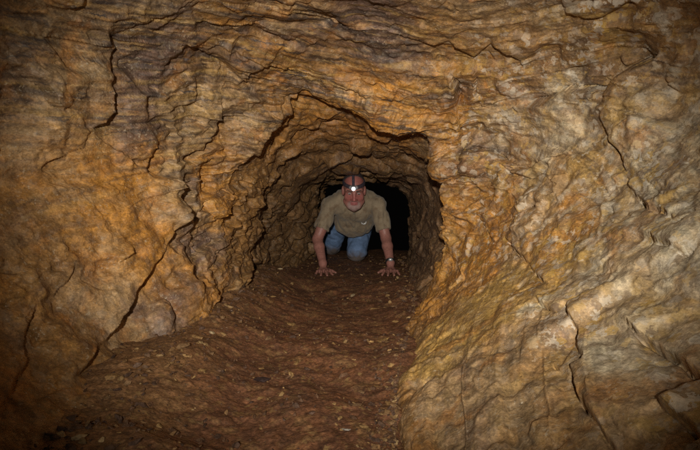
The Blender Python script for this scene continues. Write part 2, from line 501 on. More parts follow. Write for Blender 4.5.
d += 0.034 * strata(q, 0.085, 21.0, 1.6) * (.10 + .55 * amp + .35 * stk)
d += 0.0070 * strata(q, 0.028, 57.0, 3.5) * (.10 + .55 * amp + .35 * stk)
d += 0.0020 * strata(q, 0.011, 91.0, 6.0) * (.15 + .5 * amp + .35 * stk)
fa = worley_facets((BP + .015 * warp) * np.array([1, 1, 1.5], np.float32), 0.17, 3, 1.7, 48.0)
d += 0.046 * fa * (.22 + .78 * rough)
fc_ = worley_facets((BP + .02 * warp) * np.array([1, .8, 1.2], np.float32), 0.30, 17, 2.0, 44.0)
d += 0.050 * fc_ * (.20 + .8 * np.maximum(sR * .6, rough)) * (.75 + .25 * sstep(2.6, 2.3, yv))
d += 0.030 * fa * sstep(2.6, 2.8, yv)
fb = worley_facets((BP + 0.008 * warp) * np.array([1, 1, 1.7], np.float32), 0.06, 8, 1.8, 40.0)
d += 0.015 * fb * (.30 + .70 * amp)
d += 0.0034 * fbm(BP, 17, 4, .55, 15.0) * (.6 + .4 * rough)
d += 0.0012 * (1 - np.abs(noise(BP, (55, 55, 90), 4.0)))

plane_r = sstep(.22, .42, B[:, 0]) * sstep(1.0, .85, B[:, 2]) * sstep(2.6, 2.5, yv)      # flat joint faces of the right-hand rock
d = d * (1 - .30 * plane_r)

# cracks and ledges seen in the rock: polyline, a point on the proud side (or None), step height, reach, groove depth, groove half width
FEAT = [
    ([(188, 160), (186, 190), (181, 213), (175, 238), (158, 262), (140, 285), (133, 300), (126, 315), (105, 345), (75, 378)], (100, 280), .050, .34, .025, .005),
    ([(104, 22), (108, 38), (117, 46), (108, 62), (106, 78), (111, 95), (113, 112), (100, 124), (88, 133), (87, 146), (76, 150), (56, 160), (42, 172)], (60, 110), .040, .26, .018, .005),
    ([(0, 62), (20, 68), (38, 85), (45, 100), (58, 112)], (70, 80), .028, .12, .016, .006),
    ([(166, 146), (158, 156), (148, 160), (134, 158)], (150, 145), .022, .09, .018, .004),
    ([(128, 245), (126, 258), (112, 264), (88, 262)], (110, 248), .024, .10, .012, .005),
    ([(68, 268), (62, 282), (50, 298), (32, 305)], (45, 280), .014, .12, .014, .004),
    ([(32, 305), (28, 325), (25, 338), (29, 358), (15, 390), (0, 412)], (5, 350), .014, .12, .028, .005),
    ([(0, 315), (12, 308), (25, 297)], None, 0, .1, .020, .004),
    ([(222, 92), (220, 110), (214, 130), (206, 148), (188, 160)], (190, 120), .028, .14, .020, .005),
    ([(216, 138), (224, 132), (222, 146)], None, 0, .1, .02, .008),
    ([(303, 97), (292, 108), (279, 128), (275, 143), (268, 158), (261, 170)], (235, 140), .020, .22, .020, .005),
    ([(276, 167), (290, 160), (305, 157), (320, 156), (338, 149)], (310, 135), .040, .13, .050, .007),
    ([(303, 97), (315, 95), (335, 103), (352, 107), (370, 117), (390, 126), (410, 136), (418, 148), (425, 160)], (370, 85), .016, .26, .020, .006),
    ([(340, 160), (365, 158), (390, 166), (415, 178)], (380, 145), .020, .10, .018, .006),
    ([(427, 150), (425, 166), (434, 179), (447, 181), (455, 172), (456, 152)], (440, 163), .034, .06, .070, .009),
    ([(458, 150), (458, 164), (464, 171), (476, 168), (484, 160)], (470, 158), .022, .07, .055, .007),
    ([(609, 108), (612, 130), (619, 145), (622, 160), (626, 174)], (640, 140), .035, .14, .130, .008),
    ([(622, 172), (632, 190), (650, 205), (664, 214), (676, 224)], (650, 170), .016, .12, .024, .005),
    ([(604, 182), (608, 198), (609, 214)], None, 0, .1, .026, .005),
    ([(695, 210), (699, 216), (706, 222)], None, 0, .1, .03, .008),
    ([(478, 215), (484, 222), (494, 240)], (500, 215), .014, .08, .026, .005),
    ([(507, 238), (516, 250), (527, 264), (548, 286)], (540, 250), .012, .10, .022, .005),
    ([(537, 299), (547, 306), (559, 313)], (550, 292), .014, .07, .026, .005),
    ([(569, 302), (571, 320), (574, 340), (582, 362)], (600, 320), .028, .16, .032, .006),
    ([(566, 354), (568, 375), (575, 393), (588, 410), (602, 432), (616, 455)], (610, 390), .022, .16, .036, .006),
    ([(543, 349), (548, 357), (554, 363)], None, 0, .1, .026, .005),
    ([(620, 318), (636, 330), (655, 341), (668, 350), (690, 368), (710, 380)], (670, 325), .020, .14, .034, .006),
    ([(650, 236), (662, 245), (674, 251), (686, 258), (700, 254)], (670, 235), .020, .10, .030, .006),
    ([(658, 401), (672, 413), (682, 421), (700, 440)], (690, 405), .018, .10, .034, .006),
    ([(600, 412), (618, 430), (632, 446)], None, 0, .1, .018, .005),
    ([(520, 106), (545, 99), (570, 88), (588, 90), (606, 90), (622, 73), (640, 62), (668, 50)], (590, 120), .060, .24, .045, .010),
    ([(458, 150), (490, 150), (500, 160), (530, 169), (556, 160), (590, 154), (616, 146)], (540, 190), .042, .20, .040, .007),
    ([(660, 170), (648, 182), (660, 195), (690, 205)], None, 0, .1, .008, .005),
    ([(173, 50), (190, 48), (215, 62), (235, 75), (258, 90)], (220, 50), .024, .12, .026, .006),
    ([(254, 37), (272, 42), (296, 48)], (275, 30), .020, .10, .014, .005),
    ([(300, 9), (325, 14), (350, 28)], (330, 5), .018, .10, .014, .005),
    ([(205, 12), (220, 10), (232, 7)], None, 0, .1, .022, .005),
    ([(70, 17), (90, 14), (107, 9)], None, 0, .1, .014, .005),
    ([(300, 78), (325, 82), (350, 86), (375, 97)], (330, 70), .016, .08, .018, .006),
    ([(290, 98), (298, 104), (304, 95)], None, 0, .1, .02, .005),
    ([(446, 70), (453, 74), (458, 82), (459, 100), (458, 150)], (440, 110), .045, .12, .030, .006),
    ([(472, 60), (476, 72), (477, 88), (480, 97)], (465, 80), .020, .06, .024, .006),
    ([(448, -5), (456, 6), (462, 9)], None, 0, .1, .028, .007),
    ([(579, 9), (583, 18), (582, 30)], None, 0, .1, .026, .005),
    ([(400, 55), (425, 57), (440, 57)], (420, 45), .012, .07, .016, .005),
    ([(270, 175), (258, 195), (250, 212), (240, 235)], (225, 205), .022, .12, .012, .006),
    ([(288, 178), (276, 200), (264, 222), (258, 248)], (255, 200), .024, .10, .012, .006),
    ([(212, 240), (200, 235), (208, 262), (212, 285)], (225, 255), .018, .08, .014, .005),
    ([(232, 195), (228, 220), (226, 245), (212, 268)], (215, 215), .016, .08, .010, .005),
    ([(155, 300), (170, 295), (178, 310), (172, 330)], (165, 315), .018, .09, .008, .006),
    ([(430, 182), (431, 205), (429, 240), (433, 256), (438, 275)], None, 0, .1, .012, .006),
    ([(186, 160), (205, 168), (207, 200), (196, 224)], (190, 190), .016, .08, .010, .005),
    ([(424, 150), (434, 144), (450, 146), (460, 149), (474, 147), (492, 152)], None, 0, .1, .05, .007),
    ([(434, 182), (446, 184), (470, 176), (490, 182), (510, 178)], None, 0, .1, .04, .006),
    ([(500, 160), (512, 172), (530, 178), (548, 172)], (525, 165), .02, .08, .03, .006),
    ([(40, 182), (70, 190), (110, 186), (150, 188)], (90, 200), .012, .14, .004, .005),
]
jit = np.stack([fbm(BP, 13, 4, .6, 201.0), fbm(BP, 13, 4, .6, 231.0), fbm(BP, 13, 4, .6, 261.0)], 1)
J = BP + 0.008 * np.stack([fbm(BP, 11, 3, .48, 201.0), fbm(BP, 11, 3, .48, 231.0), fbm(BP, 11, 3, .48, 261.0)], 1)
inward = np.stack([-ct, np.zeros_like(ct), -st], 1).astype(np.float32)
sides = {}


def feature(poly, proud, h, reach, g, gw):
    P = np.array([hit_wall(*p) for p in poly], np.float32)
    m = reach * 1.6 + 0.05
    lo, hi = P.min(0) - m, P.max(0) + m
    idx = np.nonzero(((J > lo) & (J < hi)).all(1))[0]
    if not len(idx):
        return
    V = J[idx]; N = BN[idx]

    def dist_side(V, N):
        best = np.full(len(V), 1e9, np.float32); sd = np.ones(len(V), np.float32); al = np.zeros(len(V), np.float32)
        L = 0.0
        for a, b in zip(P[:-1], P[1:]):
            e = b - a; le = np.linalg.norm(e)
            t = np.clip(((V - a) @ e) / (le * le), 0, 1)
            c = V - (a + t[:, None] * e)
            dd = np.sqrt((c * c).sum(1))
            mk = dd < best
            cr = (np.cross(e, V - a) * N).sum(1)
            sd = np.where(mk, np.sign(cr), sd)
            al = np.where(mk, L + t * le, al)
            best = np.where(mk, dd, best); L += le
        return best, sd, al / L
    dist, sd, al = dist_side(V, N)
    taper = sstep(0, .14, al) * sstep(1, .86, al)
    gate = np.clip(.60 + .95 * fbm(V, 6.5, 2, .5, 77.0), .12, 1.25)
    taper = taper * np.maximum(gate, .55 * sstep(.2, .5, P[:, 0].mean()))
    if proud is not None and h:
        p = hit_wall(*proud).astype(np.float32)[None]
        n = BN[idx[np.argmin(((BP[idx] - p) ** 2).sum(1))]][None]
        ref = dist_side(p, n)[1][0]
        s = dist * sd * ref
        h = h * 1.4
        e = sstep(-.003, .006, s)
        up = np.exp(-(np.maximum(s, 0) / reach) ** 1.6) * (1 - .22 * np.exp(-(np.maximum(s, 0) / .018) ** 1.3))   # rounded lip
        dn = np.exp(-(np.maximum(-s, 0) / (reach * .75)) ** 1.5)
        d[idx] += (h * taper * (.5 * e * up - .5 * (1 - e) * dn)).astype(np.float32)
    wv = gw * (0.55 + 0.5 * noise(V, 22, 31.0))
    gsc = .32 + .55 * sstep(.2, .5, P[:, 0].mean())
    d[idx] -= (gsc * g * taper * np.exp(-(dist / np.maximum(wv, .002)) ** 2)).astype(np.float32)


for f in FEAT:
    feature(*f)
for u_, v_, r_, a_ in ((441, 163, 17, .050), (477, 159, 17, .032), (500, 172, 14, .018), (112, 252, 20, .016), (262, 262, 12, .03), (205, 130, 22, .022), (245, 150, 18, .02), (168, 318, 16, .02)):
    p_ = hit_wall(u_, v_).astype(np.float32)
    rho = np.sqrt(((J - p_) ** 2).sum(1)) / (r_ / FPX * p_[1])
    d += (a_ * np.exp(-rho ** 7)).astype(np.float32)
calm_in = sstep(2.52, 2.6, yv) * sstep(.25, .38, B[:, 0])      # the crawlway's right side wall is planed smooth
d = d * (1 - .45 * calm_in).astype(np.float32)
fade = sstep(5.6, 4.9, yv)
d = d * (0.35 + 0.65 * fade)
# keep the roof clear of the crawling man
d = np.where((yv > 3.3) & (yv < 4.7), np.minimum(d, 0.035), d)
V = B + d[:, None] * BN

# vertex normals of the closed grid
G = V.reshape(NY, NT_, 3)
du = np.gradient(G, axis=0)
dt = np.roll(G, -1, 1) - np.roll(G, 1, 1)
NRM = np.cross(dt, du).reshape(-1, 3)
NRM /= np.maximum(np.linalg.norm(NRM, axis=1, keepdims=True), 1e-9)
if (NRM * inward).sum() < 0:
    NRM = -NRM

# ------------------------------------------------------------------ mineral colours of the rock, with the crawlway's dimness painted in
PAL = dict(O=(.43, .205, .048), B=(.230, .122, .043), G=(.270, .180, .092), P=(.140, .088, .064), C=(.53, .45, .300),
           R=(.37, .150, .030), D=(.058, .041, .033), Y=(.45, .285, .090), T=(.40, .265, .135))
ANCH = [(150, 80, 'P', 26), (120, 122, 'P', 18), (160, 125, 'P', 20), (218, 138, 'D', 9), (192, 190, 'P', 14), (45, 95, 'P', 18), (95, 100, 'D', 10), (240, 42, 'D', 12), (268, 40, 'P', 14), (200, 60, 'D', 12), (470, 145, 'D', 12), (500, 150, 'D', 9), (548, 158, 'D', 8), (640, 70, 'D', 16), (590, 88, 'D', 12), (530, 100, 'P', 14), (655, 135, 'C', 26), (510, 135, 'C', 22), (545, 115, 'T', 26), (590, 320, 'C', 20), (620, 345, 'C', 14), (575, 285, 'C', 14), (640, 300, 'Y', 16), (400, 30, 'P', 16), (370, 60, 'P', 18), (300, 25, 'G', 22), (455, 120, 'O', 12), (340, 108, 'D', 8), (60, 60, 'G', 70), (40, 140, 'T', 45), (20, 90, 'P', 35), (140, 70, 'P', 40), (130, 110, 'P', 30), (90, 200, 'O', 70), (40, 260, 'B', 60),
        (130, 235, 'O', 50), (100, 290, 'T', 50), (60, 350, 'B', 60), (20, 420, 'B', 60), (190, 110, 'G', 40), (220, 165, 'O', 35), (205, 260, 'P', 28),
        (160, 300, 'P', 26), (215, 290, 'O', 25), (185, 200, 'G', 30), (240, 60, 'B', 45), (225, 70, 'D', 16), (310, 60, 'B', 50), (345, 82, 'C', 14), (310, 35, 'P', 30),
        (380, 40, 'P', 40), (400, 100, 'O', 45), (350, 130, 'R', 45), (330, 165, 'R', 30), (400, 155, 'R', 25), (450, 95, 'R', 24), (440, 60, 'B', 40),
        (440, 165, 'T', 18), (425, 135, 'P', 14), (500, 60, 'B', 60), (540, 30, 'G', 60), (560, 125, 'C', 45), (520, 140, 'T', 35), (480, 175, 'P', 26),
        (480, 200, 'O', 40), (560, 200, 'T', 45), (560, 235, 'O', 30), (600, 170, 'Y', 30), (470, 260, 'O', 45), (520, 280, 'Y', 40), (460, 330, 'Y', 40),
        (480, 390, 'G', 50), (430, 400, 'T', 30), (540, 380, 'G', 45), (600, 300, 'T', 40), (640, 270, 'C', 45), (650, 150, 'C', 45), (680, 190, 'C', 40),
        (660, 320, 'Y', 18), (630, 350, 'C', 50), (560, 430, 'G', 50), (670, 400, 'T', 50), (660, 90, 'G', 50), (620, 40, 'B', 60), (270, 220, 'B', 30),
        (300, 230, 'B', 25), (424, 240, 'P', 22), (418, 280, 'P', 14), (420, 200, 'B', 14), (240, 130, 'G', 30), (260, 190, 'O', 25), (300, 120, 'O', 30), (230, 105, 'T', 24)]
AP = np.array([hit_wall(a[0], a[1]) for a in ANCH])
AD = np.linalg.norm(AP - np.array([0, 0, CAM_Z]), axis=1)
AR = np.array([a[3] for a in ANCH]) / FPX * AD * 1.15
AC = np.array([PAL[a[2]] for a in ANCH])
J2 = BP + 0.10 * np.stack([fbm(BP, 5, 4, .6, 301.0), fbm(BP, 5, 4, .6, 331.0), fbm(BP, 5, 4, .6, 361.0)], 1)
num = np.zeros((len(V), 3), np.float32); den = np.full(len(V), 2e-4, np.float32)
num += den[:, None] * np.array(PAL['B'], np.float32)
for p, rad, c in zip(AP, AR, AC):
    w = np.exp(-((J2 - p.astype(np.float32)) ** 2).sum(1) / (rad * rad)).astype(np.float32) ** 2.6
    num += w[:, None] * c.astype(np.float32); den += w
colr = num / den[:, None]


def tint(c, w, amt):
    w = (np.clip(w, 0, 1) * amt)[:, None].astype(np.float32)
    return colr * (1 - w) + np.array(PAL[c] if isinstance(c, str) else c, np.float32) * w


colr = tint('P', sstep(.15, .55, fbm(QP, (3, 3, 26), 4, .6, 11.0)), .60 * (.25 + .7 * stk))
colr = tint('O', sstep(.15, .60, fbm(QP, (3, 3, 30), 4, .6, 61.0)), .35 * (.3 + .7 * stk))
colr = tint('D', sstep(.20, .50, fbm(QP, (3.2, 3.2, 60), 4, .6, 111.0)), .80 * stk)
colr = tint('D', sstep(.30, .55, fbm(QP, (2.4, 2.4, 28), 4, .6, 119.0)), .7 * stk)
colr = tint('Y', sstep(.30, .60, fbm(QP, (2.6, 2.6, 45), 4, .6, 129.0)), .5 * stk)
colr = tint('T', sstep(.1, .6, fbm(BP, 8, 5, .62, 631.0)), .35 * (1 - stk))
colr = tint('P', sstep(.15, .6, fbm(BP, 10, 5, .62, 651.0)), .45 * (1 - stk))
colr = tint('O', sstep(.15, .6, fbm(BP, 7, 5, .62, 671.0)), .35 * (1 - stk))
colr = tint('T', sstep(.20, .60, fbm(QP, (6, 6, 60), 4, .6, 151.0)), .35 * (.3 + .7 * stk))
colr = tint('R', sstep(.30, .65, fbm(BP, 6.5, 4, .6, 171.0)), .40)
cw = sstep(.30, .60, fbm(BP, 14, 4, .62, 181.0)) * sstep(.45, .70, B[:, 0])
colr = tint((.52, .46, .35), cw, .55)
yw = sstep(.28, .55, fbm(BP, 9, 4, .6, 191.0)) * sR
colr = tint('Y', yw, .45)
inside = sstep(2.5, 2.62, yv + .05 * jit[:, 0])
colr = tint('B', inside * (.35 + .65 * sstep(.82, .62, B[:, 2])), .82)  # browner crawlway rock, darkened further to paint in its weak light
colr = tint((.115, .064, .029), sstep(2.6, 3.2, yv), .72)  # deeper rock painted darker, standing in for the flash falling off
colr = tint('P', inside * (B[:, 0] > .25) * sstep(.72, .62, B[:, 2]), .3)  # right inner wall: shade of grazing light painted into the colour
colr = colr * (0.90 + 0.26 * fbm(BP, 30, 3, .6, 44.0))[:, None]
lum_ = colr @ np.array([.3, .6, .1], np.float32)
colr = lum_[:, None] + (colr - lum_[:, None]) * 1.04
colr = np.clip(colr, .012, .75)

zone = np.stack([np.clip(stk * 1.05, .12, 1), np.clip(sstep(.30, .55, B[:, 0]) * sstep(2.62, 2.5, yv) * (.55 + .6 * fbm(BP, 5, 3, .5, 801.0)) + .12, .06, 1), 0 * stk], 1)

# ------------------------------------------------------------------ split into walls, roof and the slabs one can tell apart
ii, jj = np.meshgrid(np.arange(NY - 1), np.arange(NT_), indexing='ij')
a0 = (ii * NT_ + jj).ravel(); b0 = (ii * NT_ + (jj + 1) % NT_).ravel()
c0 = ((ii + 1) * NT_ + (jj + 1) % NT_).ravel(); d0 = ((ii + 1) * NT_ + jj).ravel()
F = np.stack([a0, b0, c0, d0], 1)
e1 = V[F[:, 1]] - V[F[:, 0]]; e2 = V[F[:, 3]] - V[F[:, 0]]
if ((np.cross(e1, e2)) * inward[F[:, 0]]).sum() < 0:
    F = F[:, ::-1]
FC = B[F].mean(1)
JW = (0.012 * jit)[F[:, 0]]
fu, fv, fd = pixel_of(FC + JW)
fth = np.degrees(np.arctan2(FC[:, 2] - axis_z(FC[:, 1]), FC[:, 0]))
front = (FC[:, 1] > .55)


def inpoly(x, y, poly):
    c = np.zeros(len(x), bool); n = len(poly)
    for k in range(n):
        x1, y1 = poly[k]; x2, y2 = poly[(k + 1) % n]
        if y1 == y2:
            continue
        m = ((y1 > y) != (y2 > y)) & (x < (x2 - x1) * (y - y1) / (y2 - y1) + x1)
        c ^= m
    return c


region = np.where((fth > 42) & (fth < 140), 0, np.where((fth <= 42) & (fth > -90), 1, 2))
lim = lambda a, b: front & (FC[:, 1] > a) & (FC[:, 1] < b)
SLABS = [
    (3, 2, 'rock_slab', [(-400, 190), (42, 172), (90, 185), (188, 165), (186, 190), (181, 213), (175, 238), (158, 262), (140, 285), (133, 300), (126, 315), (105, 345), (75, 378), (20, 470), (-400, 600)], 3.0, 'bulging ochre slab with a shadowed diagonal edge'),
    (4, 2, 'rock_slab', [(-500, -300), (100, -300), (104, 22), (117, 46), (108, 62), (106, 78), (111, 95), (113, 112), (100, 124), (88, 133), (87, 146), (76, 150), (56, 160), (42, 172), (-400, 190)], 3.0, 'grey-brown overhanging slab with a ragged right edge'),
    (5, 0, 'roof_slab', [(104, 22), (100, -300), (452, -300), (452, 70), (459, 100), (458, 150), (425, 160), (418, 148), (410, 136), (390, 126), (370, 117), (352, 107), (335, 103), (315, 95), (303, 97), (258, 90), (235, 75), (215, 62), (173, 50), (117, 46)], 2.75, 'streaked brown roof slab ending in an arched lip'),
    (6, 0, 'tunnel_roof', [(303, 97), (315, 95), (335, 103), (352, 107), (370, 117), (390, 126), (410, 136), (418, 148), (425, 160), (432, 182), (400, 190), (320, 190), (276, 167), (275, 143), (279, 128)], 4.5, 'orange roof inside the arched mouth of the crawlway'),
    (7, 1, 'rock_block', [(427, 148), (424, 166), (434, 180), (447, 182), (456, 172), (457, 150), (440, 144)], 2.9, 'squarish pale block at the corner of the crawlway mouth'),
    (8, 1, 'rock_slab', [(609, 108), (612, 130), (619, 145), (622, 160), (626, 174), (635, 192), (650, 205), (676, 224), (1200, 300), (1200, -60), (668, 50), (622, 73)], 2.6, 'cream and grey slab behind the tall open crack'),
    (9, 1, 'rock_slab', [(569, 302), (571, 320), (574, 340), (575, 393), (588, 410), (602, 432), (616, 455), (700, 560), (1200, 800), (1200, 300), (676, 224), (650, 236), (600, 270)], 2.3, 'pale grey slab cut by slanting cracks'),
    (10, 1, 'rock_face', [(458, 150), (490, 150), (500, 160), (530, 169), (556, 160), (590, 154), (616, 146), (612, 130), (609, 108), (606, 90), (588, 90), (570, 88), (545, 99), (520, 106), (480, 97), (459, 100)], 2.6, 'buff smooth panel beneath the ragged ledge'),
]
for rid, parent, nm, poly, ymax, lab in SLABS:
    region[inpoly(fu, fv, poly) & lim(.55, ymax) & (region <= 2)] = rid

ROOT = {}
for rid, nm, lab, cat in ((0, 'ceiling', 'low brown rock roof of the mine passage', 'ceiling'),
                          (1, 'wall_right', 'pale ochre rock wall sloping out on the right', 'wall'),
                          (2, 'wall_left', 'orange-brown rock wall along the left', 'wall')):
    ROOT[rid] = (nm, lab, cat)


def submesh(name, rid):
    f = F[region == rid]
    us, inv = np.unique(f, return_inverse=True)
    me = np_mesh(name, V[us], inv.reshape(f.shape), True, NRM[us])
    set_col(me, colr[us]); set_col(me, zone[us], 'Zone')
    return me


WALL = {}
for rid, (nm, lab, cat) in ROOT.items():
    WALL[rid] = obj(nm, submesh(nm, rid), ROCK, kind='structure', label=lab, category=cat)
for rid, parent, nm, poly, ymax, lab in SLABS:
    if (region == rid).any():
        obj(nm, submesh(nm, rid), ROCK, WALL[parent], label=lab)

# ------------------------------------------------------------------ floor
def floor_z(x, y, fine=True):
    x = np.asarray(x, np.float32); y = np.asarray(y, np.float32)
    P = np.stack([x, y, np.zeros_like(x)], 1)
    calm = 1 - .75 * sstep(3.1, 3.4, y) * sstep(5.2, 4.9, y) * sstep(-.42, -.3, x)
    z = 0.036 * fbm(P, 2.6, 3, .5, 2.0) * calm
    z += 0.085 * sstep(-.22, -.56, x) * sstep(4.2, 3.2, y) + 0.035 * sstep(.12, .36, x) * sstep(1.6, 2.2, y) * sstep(3.6, 2.8, y)
    z -= 1.6 * sstep(5.05, 6.2, y)
    z += 0.0055 * fbm(P, 9, 3, .55, 8.0) * (.35 + .65 * calm)
    if fine:
        z += (0.0020 * fbm(P, 26, 3, .6, 12.0) + .010 * np.maximum(fbm(P, 11, 3, .6, 27.0) - .25, 0) + .0020 * np.maximum(fbm(P, 60, 2, .6, 19.0), -.3)) * (.5 + .5 * calm)
    return z


fy = np.concatenate([np.linspace(-2.6, .7, 20, endpoint=False), np.geomspace(.7, 5.0, 620, endpoint=False), np.geomspace(5.0, 14, 50)])
fx = np.concatenate([np.linspace(-2.6, -.95, 14, endpoint=False), np.linspace(-.95, .62, 440, endpoint=False), np.linspace(.62, 2.6, 16)])
XX, YY2 = np.meshgrid(fx, fy, indexing='xy')
px_, py_ = XX.ravel().astype(np.float32), YY2.ravel().astype(np.float32)
FP = np.stack([px_, py_, np.zeros_like(px_)], 1)
pz_ = floor_z(px_, py_)
nx = len(fx); ny = len(fy)
ii, jj = np.meshgrid(np.arange(ny - 1), np.arange(nx - 1), indexing='ij')
a0 = (ii * nx + jj).ravel()
FF = np.stack([a0, a0 + 1, a0 + nx + 1, a0 + nx], 1)
fme = np_mesh('floor', np.stack([px_, py_, pz_], 1), FF)
mud = np.array([.138, .061, .029], np.float32); clay = np.array([.200, .108, .044], np.float32); dk = np.array([.062, .034, .021], np.float32)
w = sstep(-.1, .6, fbm(FP, 4.5, 4, .6, 5.0))[:, None]
fc = mud * (1 - w) + np.array([.155, .066, .028], np.float32) * w
w = (sstep(.15, .55, fbm(FP, 15, 4, .6, 25.0)) * .75)[:, None]; fc = fc * (1 - w) + clay * w
w = (sstep(.25, .6, fbm(FP, 10, 3, .6, 45.0)) * .4)[:, None]; fc = fc * (1 - w) + dk * w
w = (sstep(-.30, -.56, px_ + .10 * fbm(FP, 8, 3, .6, 91.0)) * sstep(4, 3, py_) * .75)[:, None]; fc = fc * (1 - w) + clay * w
set_col(fme, np.clip(fc * (1 + .3 * fbm(FP, 40, 2, .6, 71.0))[:, None], .01, .5))
FLOOR = obj('floor', fme, MUD, kind='structure', label='trodden brown mud floor littered with rock chips', category='floor')


def floor_hit(u, v):
    dr = ray(u, v)
    t = np.arange(.6, 6, .003)
    P = np.array([0, 0, CAM_Z]) + t[:, None] * dr
    z = floor_z(P[:, 0], P[:, 1])
    k = np.nonzero(P[:, 2] <= z)[0]
    return P[k[0]] if len(k) else P[-1]


# stones: a few hull shapes, shared
def hull_mesh(name, seed, n=16, flat=.55, long=1.0):
    r2 = np.random.default_rng(seed)
    bm = bmesh.new()
    p = r2.normal(size=(n, 3)); p /= np.linalg.norm(p, axis=1, keepdims=True)
    p *= r2.uniform(.78, 1.08, (n, 1)); p *= np.array([long, .8, flat])
    for c in p:
        bm.verts.new(c)
    res = bmesh.ops.convex_hull(bm, input=bm.verts)
    bmesh.ops.delete(bm, geom=[g for g in res['geom_interior'] if isinstance(g, bmesh.types.BMVert)], context='VERTS')
    bmesh.ops.triangulate(bm, faces=bm.faces)
    bmesh.ops.recalc_face_normals(bm, faces=bm.faces)
    me = bpy.data.meshes.new(name); bm.to_mesh(me); bm.free()
    return me


TEMPL = [hull_mesh('stone', 40 + k, 10 + 2 * (k % 5), (.5, .6, .75, .45)[k % 4], (1, 1.3, 1.6)[k % 3]) for k in range(10)]
TV = []
for me in TEMPL:
    v = np.empty(len(me.vertices) * 3, np.float32); me.vertices.foreach_get('co', v)
    f = np.array([p.vertices[:] for p in me.polygons], np.int32)
    TV.append((v.reshape(-1, 3), f))


def rotm(rx, ry, rz):
    return np.array((Matrix.Rotation(rz, 3, 'Z') @ Matrix.Rotation(ry, 3, 'Y') @ Matrix.Rotation(rx, 3, 'X')))


# gravel: thousands of chips trodden into the mud, one mass
gr = np.random.default_rng(5)
gv, gf, gc, nv = [], [], [], 0
tone = [np.array(c) for c in ((.10, .052, .026), (.075, .042, .026), (.16, .088, .034), (.24, .145, .055), (.30, .20, .09), (.13, .075, .04))]
NG = 7500
gy = np.exp(gr.uniform(math.log(.95), math.log(4.6), NG)); gx = gr.uniform(-.82, .50, NG)
side = gr.random(NG)
gx = np.where(side < .22, gr.normal(-.52, .09, NG), gx)
foot = np.interp(gy, [1.0, 1.15, 1.5, 2.0, 2.3, 2.5, 3.1, 4.2], [.09, .095, .13, .22, .275, .30, .37, .45])
gx = np.where(side > .86, foot - np.abs(gr.normal(0, .05, NG)), np.minimum(gx, foot))
gz = floor_z(gx, gy)
cl = fbm(np.stack([gx, gy, gx * 0], 1).astype(np.float32), 5, 2, .5, 6.0)
for k in range(NG):
    if gr.random() > .55 + .7 * cl[k]:
        continue
    tv_, tf = TV[gr.integers(10)]
    s = float(np.clip(gr.lognormal(math.log(.0036), .7), .0016, .012)) * (1 + .25 * (gy[k] > 2.5))
    M = rotm(*(gr.normal(0, .5, 2)), gr.uniform(0, 6.28))
    gv.append(tv_ @ M.T * s + np.array([gx[k], gy[k], gz[k] + s * .12])); gf.append(tf + nv); nv += len(tv_)
    c = tone[gr.choice(6, p=(.38, .28, .18, .09, .02, .05))] * gr.uniform(.75, 1.25)
    gc.append(np.repeat(c[None], len(tv_), 0))
gme = np_mesh('gravel', np.concatenate(gv), np.concatenate(gf), False)
set_col(gme, np.concatenate(gc))
obj('gravel', gme, STONE, kind='stuff', label='small rock chips trodden into the brown mud floor', category='gravel')

# stones one can pick out: photo position, size in pixels, colour, own label
OC, CR, GY, DKS, BR = (.30, .180, .065), (.42, .32, .18), (.36, .33, .28), (.045, .026, .022), (.15, .085, .038)
STN = [
    (390, 366, 11, .8, OC, 'ochre lump standing on the mud beside the foot of the pale right rock'),
    (382, 341, 14, .35, OC, 'flat ochre flake on the mud, just uphill of the ochre lump'),
    (353, 296, 6, .6, CR, 'small cream pebble alone on the mud in front of the man'),
    (347, 430, 12, .3, GY, 'grey-white elongated chip lying nearest the camera on the mud'),
    (261, 381, 17, .6, DKS, 'dark red-brown stone bedded in the middle of the near floor'),
    (296, 363, 11, .6, OC, 'upright ochre stone to the right of the dark bedded stone'),
    (292, 325, 13, .4, OC, 'flat ochre piece in the middle of the floor'),
    (262, 369, 9, .4, OC, 'thin ochre flake just behind the dark bedded stone'),
    (202, 371, 11, .45, OC, 'ochre flake near the left wall foot, left of the dark stone'),
    (212, 333, 8, .6, CR, 'cream stone at the foot of the left wall corner'),
    (354, 406, 18, .4, BR, 'broad brown-grey flat stone behind the grey-white chip'),
    (280, 269, 6, .6, CR, 'pale pebble at the left wall foot beside the man'),
    (255, 262, 15, 1.3, (.30, .165, .06), 'upright orange-brown chunk leaning on the left wall foot'),
    (272, 297, 9, .5, OC, 'ochre stone lying left of the passage middle near the crawlway mouth'),
    (395, 322, 7, .6, OC, 'ochre pebble by the right wall foot below the watch hand'),
]
def lone_stone(u, v, px, hh, c, lab, group, k):
    P = floor_hit(u, v)
    s = px / 2 / FPX * P[1] * 1.0
    me = TEMPL[k % 10].copy(); me.name = 'stone'
    set_col(me, np.repeat(np.array(c)[None] * .9, len(me.vertices), 0))
    o = obj('stone', me, STONE, None, label=lab, category='stone', group=group)
    o.location = (P[0], P[1], float(floor_z([P[0]], [P[1]])[0]) + s * hh * .15)
    o.rotation_euler = (gr.normal(0, .2), gr.normal(0, .2), gr.uniform(0, 6.28) if px < 12 else gr.uniform(-.4, .4))
    o.scale = (s, s, s * max(hh, .3) * 1.3)
    return o


